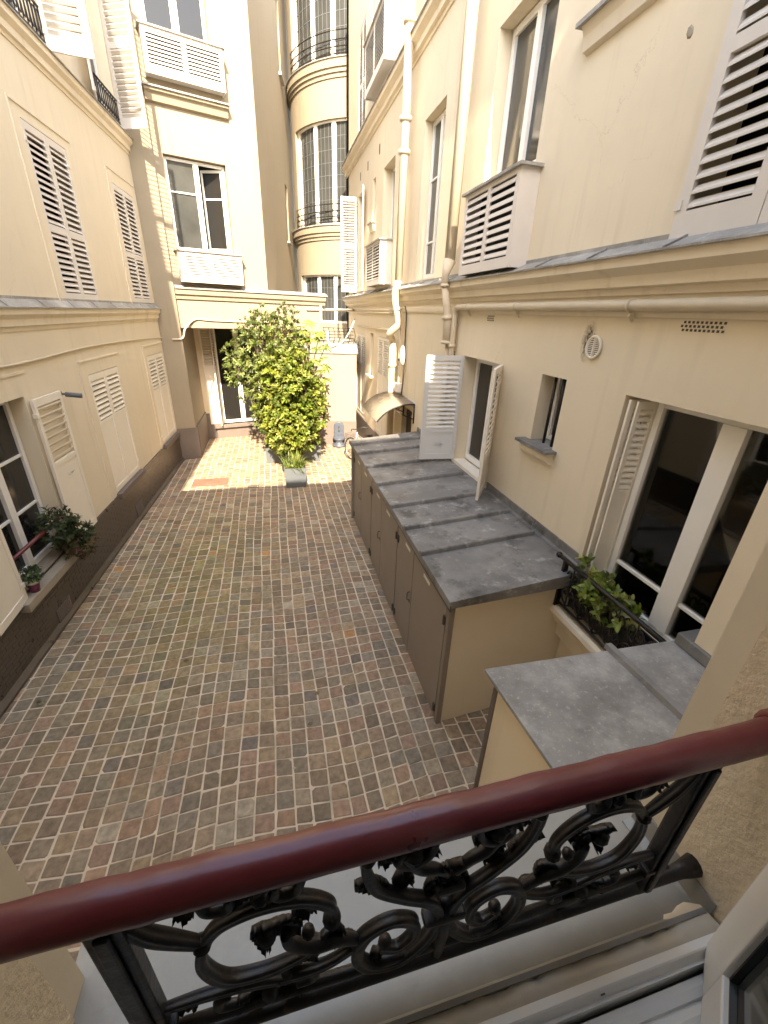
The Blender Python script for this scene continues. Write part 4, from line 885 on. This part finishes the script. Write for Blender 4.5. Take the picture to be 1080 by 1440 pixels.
b = MB(); stems(b, rs, (q0[0], q0[1], 1.2), [qa, qb, qc], .012); b.build('stem', M['bark'], t5)
t6 = thing('potted_plant', 'small succulent in a purple pot with white rim on the left sill', 'potted plant', FL.p(6.38, .08, 1.0))
q0 = FL.p(6.38, .09, 0); b = MB(); b.lathe((q0[0], q0[1], 1.0), [(.06, 0), (.085, .15), (.02, .15)], 18); pt = b.build('pot', M['purple'], t6)
b = MB(); b.lathe((q0[0], q0[1], 1.15), [(.09, 0), (.097, .05), (.08, .05), (.078, .02), (.01, .02)], 18); b.build('rim', M['white'], pt)
b = MB(); crown(b, rs, [(q0[0], q0[1], 1.26, .11, 1, .8)], 260, .07, .035, [(.07, .11, .05), (.11, .16, .07)], 6, .2); b.build('foliage', M['leaf'], t6, recalc=False)
# indoor palm behind the left window pane edge
# ------------------------------------------------------------------ flower box with guard at the right window
wg = thing('window_guard', 'black ornamental iron guard in front of the big right-hand window', 'window guard', (3.3, 3.0, 2.3), 'ornamental iron window guards')
FG = Fr(3.6, 0, (0, 1), (-1, 0)); wq = .21
wt, wb, zt, zb = .25, .27, 2.33, 1.76
b = MB(); b.tube([FG.p(3.86, wt, zt), FG.p(1.9, wt, zt)], .028, 10); b.ball(FG.p(3.88, wt, zt), .042); b.build('top_rail', M['iron'], wg)
b = MB(); b.tube([FG.p(3.84, wb, zb), FG.p(1.9, wb, zb)], .018, 8); b.ball(FG.p(3.87, wb, zb), .045); b.build('bottom_rail', M['iron'], wg)
for u in (3.72, 2.1): b = MB(); b.box(FG, u-.02, u+.02, wt-.02, wb+.02, zb-.1, zt); b.build('post', M['iron'], wg)
for i in range(6):
    u = 3.56-i*.25
    for sg in (1, -1):
        b = MB(); b.tube(smooth([FG.p(u+sg*a, wt+.01, zb+c) for a, c in ((0, .02), (.09, .09), (.11, .19), (.05, .25), (.02, .20), (.05, .16), (.075, .20))], 4), .012, 6); b.build('scroll', M['iron'], wg)
        b = MB(); b.tube(smooth([FG.p(u+sg*a, wt+.005, zb+c) for a, c in ((.0, .30), (.07, .34), (.10, .42), (.06, .49), (.02, .45), (.04, .41))], 4), .011, 6); b.build('scroll', M['iron'], wg)
    b = MB(); b.tube([FG.p(u, wb, zb), FG.p(u, wt, zt)], .010, 6); b.build('baluster', M['iron'], wg)
fx = thing('flower_box', 'long black flower box of bright green leaves behind the guard of the big right-hand window', 'flower box', (3.48, 3.0, 1.78))
b = MB()
b.box(FG, 2.15, 3.55, .03, .215, 1.78, 1.80); b.box(FG, 2.15, 3.55, .20, .22, 1.80, 2.10); b.box(FG, 2.15, 3.55, .02, .04, 1.80, 2.10); b.box(FG, 2.13, 2.15, .02, .22, 1.78, 2.10); b.box(FG, 3.55, 3.57, .02, .22, 1.78, 2.10)
b.build('trough', M['black'], fx)
b = MB(); b.box(FG, 2.151, 3.549, .041, .199, 1.801, 2.03); b.build('soil', M['soil'], fx)
rs = random.Random(31)
b = MB(); crown(b, rs, [(*FG.p(3.40, .12, 2.16), .13, 1, .9), (*FG.p(3.22, .13, 2.19), .15, 1, .8), (*FG.p(3.0, .12, 2.15), .14, 1, .8), (*FG.p(2.84, .12, 2.14), .11, 1, .8), (*FG.p(3.1, .19, 2.14), .11, 1, .8), (*FG.p(3.5, .12, 2.36), .07, 1, 1.4), (*FG.p(3.3, .1, 2.38), .07, 1, 1.2)], 900, .10, .055, [(.26, .31, .07), (.20, .26, .05), (.34, .38, .12), (.15, .2, .04)], 7, .3); b.build('foliage', M['leaf'], fx, recalc=False)
b = MB()
for i in range(11): stems(b, rs, FG.p(2.72+.07*i, .12, 2.0), [FG.p(2.72+.07*i+rs.gauss(0, .03), .13, 2.2)], .008)
b.build('stem', M['bark'], fx)

# ------------------------------------------------------------------ fountain and bicycle at the far right
ft = thing('wall_fountain', 'pale blue-grey round-topped fountain standing against the annex plinth', 'fountain', (2.5, 16.8, 0))
b = MB(); FW = Fr(2.47, 16.98, (.9932, -.1165), (-.1165, -.9932))
b.slab(FW, [(-.2, .02), (.2, .02), (.2, .78)]+[(.2*math.cos(a*math.pi/10), .78+.2*math.sin(a*math.pi/10)) for a in range(1, 10)]+[(-.2, .78)], .02, .14); b.build('back_plate', M['bluegrey'], ft, bevel=.02)
b = MB(); b.lathe(FW.p(0, .2, 0.005), [(.28, 0), (.27, .08), (.16, .12), (.14, .22), (.24, .3), (.25, .36), (.2, .36), (.17, .32), (.02, .31)], 24); b.build('basin', M['bluegrey'], ft)
b = MB(); b.tube(smooth([FW.p(0, .14, .72), FW.p(0, .22, .72), FW.p(0, .25, .66)]), .018, 8); b.ball(FW.p(0, .16, .8), .03); b.build('spout', M['dark'], ft)
bk = thing('bicycle', 'white bicycle with black handlebars parked beyond the far end of the cabinet', 'bicycle', (2.9, 14.2, 0))
a_ = Vector((2.62, 14.95, 0)); r_ = Vector((3.25, 13.75, 0)); dv = (a_-r_).normalized(); sc_ = 1.25
def bp(s, h, off=0): return tuple(r_+dv*s*sc_+Vector((-dv.y, dv.x, 0))*off*sc_+Vector((0, 0, h*sc_)))
for s in (0, 1.04):
    b = MB(); b.tube([bp(s+.325*math.cos(q*math.pi/14), .35+.325*math.sin(q*math.pi/14)) for q in range(29)], .022, 8, cap=False); wh = b.build('wheel', M['rubber'], bk)
    b = MB(); b.tube([bp(s+.30*math.cos(q*math.pi/14), .35+.30*math.sin(q*math.pi/14)) for q in range(29)], .012, 6, cap=False)
    for q in range(14): b.tube([bp(s, .35), bp(s+.3*math.cos(q*math.pi/7), .35+.3*math.sin(q*math.pi/7))], .002, 4)
    b.build('rim', M['chrome'], wh)
b = MB()
for p, q in ((bp(0, .35), bp(.42, .32)), (bp(.42, .32), bp(.84, .68)), (bp(.42, .32), bp(.28, .82)), (bp(.30, .74), bp(.80, .82)), (bp(0, .35), bp(.30, .76)), (bp(.84, .66), bp(.80, .90))): b.tube([p, q], .022, 8)
b.build('frame', M['white'], bk)
b = MB(); b.tube([bp(.845, .64), bp(1.04, .35, .05)], .014, 6); b.tube([bp(.845, .64), bp(1.04, .35, -.05)], .014, 6); b.build('fork', M['white'], bk)
b = MB(); b.tube(smooth([bp(.68, 1.0, .3), bp(.78, 1.02, .2), bp(.82, .98, 0), bp(.78, 1.02, -.2), bp(.68, 1.0, -.3)]), .016, 8); b.tube([bp(.80, .88), bp(.82, .99)], .018, 6); b.build('handlebar', M['black'], bk)
b = MB(); b.tube([bp(.14, .90), bp(.26, .90), bp(.42, .89)], [.09, .06, .02], 10, flat=.5); b.tube([bp(.28, .80), bp(.27, .89)], .014, 6); b.build('saddle', M['black'], bk)
b = MB(); 
for q in (.0, .05, .1, .15): b.tube([bp(.92, .66+q, -.14), bp(1.16, .66+q, -.16), bp(1.16, .66+q, .16), bp(.92, .66+q, .14), bp(.92, .66+q, -.14)], .005, 5)
for q in range(6): b.tube([bp(1.16, .66, -.16+.064*q), bp(1.16, .82, -.16+.064*q)], .004, 4)
b.build('basket', M['dark'], bk)

# ------------------------------------------------------------------ zinc-roofed box just right below us
nb = thing('porch_block', 'low cream block with a weathered zinc roof in front of the railing, right', 'outbuilding', (2.5, 1.5, 0))
FN = Fr(1.66, .56, (1, 0), (0, 1))
b = MB(); b.add([(1.66, .56, 0), (1.60, 2.2, 0), (3.59, 2.16, 0), (3.59, .56, 0), (1.66, .56, 2.37), (1.60, 2.2, 2.37), (3.59, 2.16, 2.37), (3.59, .56, 2.37)], [(0, 1, 2, 3), (7, 6, 5, 4), (0, 4, 5, 1), (1, 5, 6, 2), (2, 6, 7, 3), (3, 7, 4, 0)]); b.build('wall', M['stucco'], nb)
b = MB(); b.tube([(1.602, 2.19, 0), (1.602, 2.19, 2.36)], .03, 4); b.build('corner_post', M['plinth2'], nb)
b = MB(); rzz = 2.4
b.add([(1.62, .56, rzz), (1.51, 2.27, rzz), (3.597, 2.22, rzz), (3.597, .56, rzz), (1.62, .56, rzz-.035), (1.51, 2.27, rzz-.035), (3.597, 2.22, rzz-.035), (3.597, .56, rzz-.035)], [(3, 2, 1, 0), (4, 5, 6, 7), (0, 1, 5, 4), (1, 2, 6, 5), (2, 3, 7, 6), (3, 0, 4, 7)])
rf = b.build('roof', M['zinc2'], nb, bevel=.005)
b = MB()
V = [(x+a, yy, rzz+.001+zz) for x, yy in ((2.70, 2.275), (2.78, .58)) for a, zz in ((-.035, 0), (-.028, .045), (.028, .045), (.035, 0))]
b.add(V, [(0, 1, 2, 3), (7, 6, 5, 4), (0, 4, 5, 1), (1, 5, 6, 2), (2, 6, 7, 3), (0, 3, 7, 4)]); b.build('seam_roll', M['zinc'], rf)
b = MB(); b.box(W0, 3.35, 3.597, 1.75, 2.2, 2.405, 2.52); b.build('upstand', M['zinc'], rf, bevel=.01)

# ------------------------------------------------------------------ our own building and window
ob = thing('apartment_building', 'cream wall, sill and white window frame around the viewer in the foreground', 'building', (0, .3, 0))
XL, XR, ZS = -.51, .98, 3.56
b = MB()
V0 = Fr(0, .55, (1, 0), (0, 1))
wall_grid(b, V0, -4.2, 3.6, 0, 9.75, [(XL, XR, ZS, 7.4)], .065); b.build('facade_wall', M['trim'], ob)
b = MB(); wall_grid(b, Fr(0, .484, (1, 0), (0, 1)), -4.2, 3.6, 0, 9.74, [(XL+.004, XR-.004, ZS, 7.4)], .25); b.build('reveal_wall', M['rough'], ob)
b = MB(); b.box(W0, 2.3, 3.6, -6, .54, 9.91, 12.6); b.build('upper_wing', M['stucco'], ob)
b = MB(); b.box(W0, -4.2, 3.6, -6, .54, 9.76, 9.9); b.box(W0, -4.2, 3.6, -6, -5.8, 0, 9.75); b.box(W0, -4.4, -4.2, -6, .5, 0, 9.9); b.box(W0, 3.61, 3.8, -6, .5, 0, 9.9); b.build('outer_shell', M['stucco'], ob)
b = MB(); b.box(W0, -2.5, -2.4, -4, .22, 2.6, 7.6); b.box(W0, 2.4, 2.5, -4, .22, 2.6, 7.6); b.box(W0, -2.5, 2.5, -4.1, -4, 2.6, 7.6); b.box(W0, -2.5, 2.5, -4, .22, 7.6, 7.7); b.box(W0, -2.5, 2.5, -4, .0, 2.5, 2.6); b.build('room_wall', M['creamshut'], ob)
# zinc sill
b = MB(); b.prism(V0, [(.085, 3.585), (.085, 3.615), (-.235, 3.635), (-.235, 3.56), (-.02, 3.56), (.07, 3.585)], XL-.03, XR+.03)
b.prism(V0, [(-.22, 3.625), (-.235, 3.665), (-.245, 3.665), (-.245, 3.6)], XL+.02, XR-.015)
b.prism(Fr(XR, .3, (0, 1), (-1, 0)), [(0.0, 3.60), (.045, 3.61), (.04, 3.625), (.012, 3.635), (.008, 3.70), (.0, 3.70)], .0, .25)
b.build('window_sill', M['zinc3'], ob)
b = MB(); rs2 = random.Random(4)
V = []; F = []; n_ = 60
for i in range(n_+1):
    x = XL+.01+(XR-XL-.02)*i/n_; e = rs2.uniform(-.006, .006)+(.02 if i > n_-5 else 0)
    V += [(x, .318+e, 3.632), (x, .306+e, 3.655+rs2.uniform(-.002, .002)), (x, .266, 3.672), (x, .266, 3.6)]
for i in range(n_):
    a = 4*i; F += [(a, a+4, a+5, a+1), (a+1, a+5, a+6, a+2), (a+2, a+6, a+7, a+3)]
b.add(V, F, None, True); b.build('mortar_fillet', M['trim'], ob, recalc=True)
b = MB(); b.prism(W0, [(.268, 3.60), (.268, 3.674), (.252, 3.680), (.249, 3.678), (.240, 3.655), (.238, 3.655), (.236, 3.662), (.233, 3.662), (.233, 3.60)], XL, XR+.02)
fr_ = b.build('frame_rail', M['pvc'], ob)
b = MB(); 
for x in (.20, .60, -.1): b.box(W0, x, x+.010, .243, .2465, 3.665, 3.6685)
b.build('drain_slot', M['dark'], fr_)
b = MB(); z0 = 3.64
pr = [(.225, 3.60)]
for i in range(6):
    y1_ = .223-i*.036; pr += [(y1_, z0), (y1_-.014, z0+.006), (y1_-.029, z0+.004), (y1_-.031, z0-.006)]
pr += [(-.02, z0), (-.02, 3.60)]
b.prism(W0, pr, XL, XR); b.build('threshold', M['pvc'], ob)
b = MB(); b.box(W0, XL-.0, XR, -.3, -.02, 3.5, 3.6); b.box(W0, XL, XR, .0, .5, 3.5, 3.559); b.build('inner_sill', M['dark'], ob)
b = MB()
for sx, x in ((1, XR), (-1, XL)):
    Fx = Fr(x, 0, (0, 1), (-sx, 0)); b = MB(); b.box(Fx, .247, .272, -.04, .028, 3.66, 7.39); b.box(Fx, .232, .2468, -.04, .018, 3.66, 7.39); b.box(Fx, .19, .2318, -.04, .03, 3.64, 7.39); b.build('frame_stile', M['pvc'], ob, bevel=.003)
# open casement (inward)
hx, hy = .905, .258; Lf = .78
FQ = Fr(hx, hy, (-.79, -.613), (-.613, .79))
b = MB(); b.box(FQ, 0, .11, -.06, 0, 3.665, 6.2); b.box(FQ, Lf-.075, Lf, -.06, 0, 3.665, 6.2); b.box(FQ, .11, Lf-.075, -.06, 0, 3.665, 3.785); b.box(FQ, .11, Lf-.075, -.06, 0, 6.12, 6.2)
b.box(FQ, -.012, Lf+.01, -.075, -.061, 3.655, 3.68); cs = b.build('casement', M['pvc'], ob, bevel=.004)
b = MB(); b.box(FQ, .105, Lf-.07, -.030, -.024, 3.78, 6.13); b.build('pane', M['glassb'], cs)
b = MB(); b.prism(FQ, [(-.0235, 3.7855), (-.0235, 3.792), (-.012, 3.788), (-.012, 3.7855)], .117, Lf-.076); b.box(FQ, .1105, .116, -.0235, -.012, 3.7855, 6.12); b.build('gasket', M['black'], cs)

# ------------------------------------------------------------------ foreground guard rail
YR = .377
gr = thing('window_guard', 'cast iron scroll guard with a burgundy handrail in the near foreground', 'window guard', (.26, YR, 3.65), 'ornamental iron window guards')
prof = [(.0325*math.cos(a), .030*math.sin(a)-(.008 if math.sin(a) < -.7 else 0)) for a in [math.pi*2*i/18 for i in range(18)]]
b = MB(); V = []; F = []; n_ = 60; rs3 = random.Random(2)
for i in range(n_+1):
    x = XL-.03+(XR-XL+.06)*i/n_; wob = .0012*math.sin(i*.9)+.0008*math.sin(i*2.1)
    bulge = .004*math.exp(-((x+.235)/.006)**2)
    for (dy, dz) in prof: V.append((x, YR+dy*(1+wob*8+bulge*18), 4.236+wob+dz*(1+bulge*15)))
for i in range(n_):
    for j in range(18): F.append((i*18+j, i*18+(j+1) % 18, (i+1)*18+(j+1) % 18, (i+1)*18+j))
F += [tuple(range(17, -1, -1)), tuple(n_*18+j for j in range(18))]
b.add(V, F, None, True); hr = b.build('handrail', M['burg'], gr)
b = MB(); b.lathe((0, 0, 0), [(.047, 0), (.044, .012), (.034, .018)], 16); b.v = [(XR-.001-c, YR+a, 4.236+d) for a, d, c in b.v]; b.build('rosette', M['burg'], hr)
b = MB(); b.box(W0, -.31, .87, YR-.011, YR+.011, 4.183, 4.208); b.build('top_bar', M['iron'], gr, bevel=.004)
b = MB(); b.tube([(XL-.01, YR, 3.715), (-.4, YR, 3.715), (.9, YR, 3.715), (XR-.05, YR, 3.72), (XR+.01, YR, 3.725)], [.028, .016, .016, .018, .029], 12); b.build('bottom_bar', M['iron'], gr)
b = MB(); b.tube([(-.27, YR, 3.775), (.2, YR, 3.765), (.80, YR, 3.775)], .011, 10); b.build('lower_bar', M['iron'], gr)
for x0, x1, t in ((-.293, -.293, .026), (.815, .835, .022)):
    b = MB()
    b.box(Fr(x0, YR, (1, 0), (0, 1)), -t, t, -.014, .014, 3.70, 4.20)
    b.box(Fr(x0, YR, (1, 0), (0, 1)), -t*.45, t*.45, .014, .022, 3.72, 4.19); b.box(Fr(x0, YR, (1, 0), (0, 1)), -t*.45, t*.45, -.022, -.014, 3.72, 4.19)
    b.box(Fr(x0, YR, (1, 0), (0, 1)), -t*1.5, t*1.5, -.018, .018, 3.80, 3.815); b.build('post', M['iron'], gr, bevel=.005)
CX = .26
def cv(name, pts, r, k=6, dy=0, flat=1.0):
    for sg in (1, -1):
        P3_ = [(CX+sg*(x-CX), YR+dy, z) for x, z in pts]; sp = smooth(P3_, k+2); n = len(sp)
        rr = [r*(.8+.35*math.sin(math.pi*i/(n-1))) for i in range(n)] if not isinstance(r, tuple) else [r[0]+(r[1]-r[0])*i/(n-1) for i in range(n)]
        mb = MB(); mb.tube(sp, [x*.98 for x in rr], 24, flute=.2) if 'scroll' in name or 'bar' in name else mb.tube(sp, rr, 10); mb.build(name, M['iron'], gr)
def blob(mb, x, z, r, s=(1, 1, 1), dy=0):
    for sg in (1, -1): mb.ball((CX+sg*(x-CX), YR+dy, z), r, s, 9, 6)
cv('lyre_scroll', [(.424, 4.19), (.426, 4.14), (.405, 4.07), (.35, 4.012), (.295, 3.965), (.272, 3.905), (.288, 3.82), (.345, 3.755), (.41, 3.768), (.44, 3.835), (.425, 3.905), (.375, 3.935), (.328, 3.905), (.322, 3.85), (.352, 3.815), (.385, 3.832), (.378, 3.858)], .0118, 6)
b = MB(); b.tube([(CX, YR, 3.72), (CX, YR, 3.82), (CX, YR, 3.95)], [.013, .018, .013], 8); b.build('centre_stem', M['iron'], gr)
cv('ring_scroll', [(.70, 4.05), (.665, 4.10), (.60, 4.122), (.535, 4.108), (.49, 4.062), (.487, 4.01)], .0108)
cv('ring_scroll', [(.70, 4.05), (.708, 3.98), (.68, 3.91), (.62, 3.892), (.56, 3.905), (.52, 3.925)], .011)
cv('link_bar', [(.80, 4.19), (.77, 4.13), (.74, 4.095), (.70, 4.055)], .011)
cv('link_bar', [(.80, 3.862), (.72, 3.868), (.64, 3.86), (.575, 3.84), (.50, 3.84), (.43, 3.885)], .010)
cv('link_bar', [(.60, 4.12), (.60, 4.16), (.585, 4.19)], .010)
# vegetal ornament: cast leaves, knots and berries
def foli(x, z, ang, L, W):
    "a cast acanthus leaf: a curled blade with lobed edges"
    for sg in (1, -1):
        mb = MB(); V = []; F = []; n = 13; ph = x*37+z*11
        for i in range(n):
            t = i/(n-1); a = ang+.9*t*math.sin(ph); 
            wv = W*(.35+math.sin(math.pi*min(1, .12+.9*t)))*(1+.17*math.cos(i*math.pi))*(1-.35*t)
            cx0 = L*t*math.cos(ang+.45*t*math.sin(ph)); cz0 = L*t*math.sin(ang+.45*t*math.sin(ph)); lift = .012*math.sin(t*3.0+.4)
            for s2, dd in ((-1, -.003), (-.5, .006), (0, .003), (.5, .006), (1, -.003)):
                for th in (1, -1):
                    X = x+cx0-math.sin(a)*wv*s2; Z_ = z+cz0+math.cos(a)*wv*s2
                    V.append((CX+sg*(X-CX), YR+.004*math.sin(ph*3)+lift*.8+dd+th*.0045, Z_))
        for i in range(n-1):
            for j in range(4):
                a0 = i*10+j*2; F += [(a0, a0+2, a0+12, a0+10), (a0+1, a0+11, a0+13, a0+3)]
            a0 = i*10; F += [(a0, a0+10, a0+11, a0+1), (a0+8, a0+9, a0+19, a0+18)]
        for a0 in (0, (n-1)*10):
            F += [(a0+2*j, a0+2*j+1, a0+2*j+3, a0+2*j+2) for j in range(4)]
        mb.add(V, F, None, True); mb.build('cast_leaf', M['iron'], gr)
for q in ((.345, 4.025, 1.2, .085, .022), (.385, 4.05, .35, .095, .022), (.30, 3.975, 2.2, .08, .018), (.262, 4.02, 1.57, .09, .022),
          (.54, 4.01, .15, .10, .026), (.60, 4.0, 1.3, .07, .022), (.60, 4.03, -1.3, .07, .02), (.52, 4.03, .7, .07, .02), 
          (.60, 4.16, 0, .07, .02), (.60, 4.16, 3.14, .07, .02), (.60, 4.14, -1.57, .05, .018),
          (.61, 3.79, 0, .08, .022), (.61, 3.79, 3.14, .08, .022), (.61, 3.80, 1.57, .07, .02), (.59, 3.75, 3.0, .06, .016), (.63, 3.75, .1, .06, .016), (.57, 3.86, 2.6, .07, .017), (.50, 3.90, .5, .07, .019), (.47, 3.93, 1.0, .06, .018),
          (.345, 4.15, 0, .07, .020), (.345, 4.16, 3.14, .07, .02), (.34, 4.14, -1.57, .055, .019), (.40, 4.14, 2.4, .05, .015), (.44, 3.88, .2, .06, .018), (.40, 3.78, 1.8, .05, .014),
          (.725, 4.13, 2.3, .05, .015), (.76, 3.80, 1.57, .05, .018), (.48, 4.17, .2, .05, .017)):
    foli(q[0], q[1], q[2], q[3]*.8, q[4]*.72)
for (x, z, r_) in ((.487, 4.01, .021), (.70, 4.05, .019), (.52, 3.925, .019), (.424, 4.175, .018), (.382, 3.85, .017), (.44, 3.88, .016), (.575, 3.845, .016), (.60, 4.02, .022), (.66, 3.865, .015), (.61, 3.80, .022), (.53, 3.985, .015), (.34, 4.15, .02), (.60, 4.155, .02)):
    r_ *= .82
    for sg in (1, -1):
        mb = MB(); mb.lathe((0, 0, 0), [(.3*r_, -1.05*r_), (.8*r_, -.7*r_), (r_, -.1*r_), (.75*r_, .2*r_), (.95*r_, .55*r_), (.45*r_, .95*r_), (.1*r_, 1.1*r_)], 10)
        mb.v = [(CX+sg*(x-CX)+a, YR+d_, z+c) for a, d_, c in mb.v]; mb.build('knot', M['iron'], gr)
mb = MB(); mb.box(W0, CX-.045, CX+.045, YR-.017, YR+.017, 3.885, 3.905); mb.build('collar', M['iron'], gr, bevel=.006)
mb = MB(); mb.box(W0, CX-.03, CX+.03, YR-.016, YR+.016, 4.0, 4.02); mb.build('collar', M['iron'], gr, bevel=.006)
for pts, r_ in (([(.36, 4.155), (.33, 4.10), (.295, 4.08), (.268, 4.05)], .010), ([(.30, 4.19), (.31, 4.14), (.345, 4.12), (.37, 4.14), (.36, 4.165)], .009), ([(.53, 4.18), (.545, 4.14), (.575, 4.14), (.575, 4.17)], .009),
                ([(.69, 4.18), (.68, 4.15), (.65, 4.145), (.645, 4.17)], .009), ([(.44, 3.90), (.48, 3.925), (.52, 3.93), (.56, 3.96), (.57, 4.0)], .012), ([(.66, 3.79), (.70, 3.80), (.70, 3.83), (.68, 3.835)], .009), ([(.56, 3.79), (.53, 3.80), (.525, 3.825), (.55, 3.83)], .009)):
    cv('tendril', pts, r_)
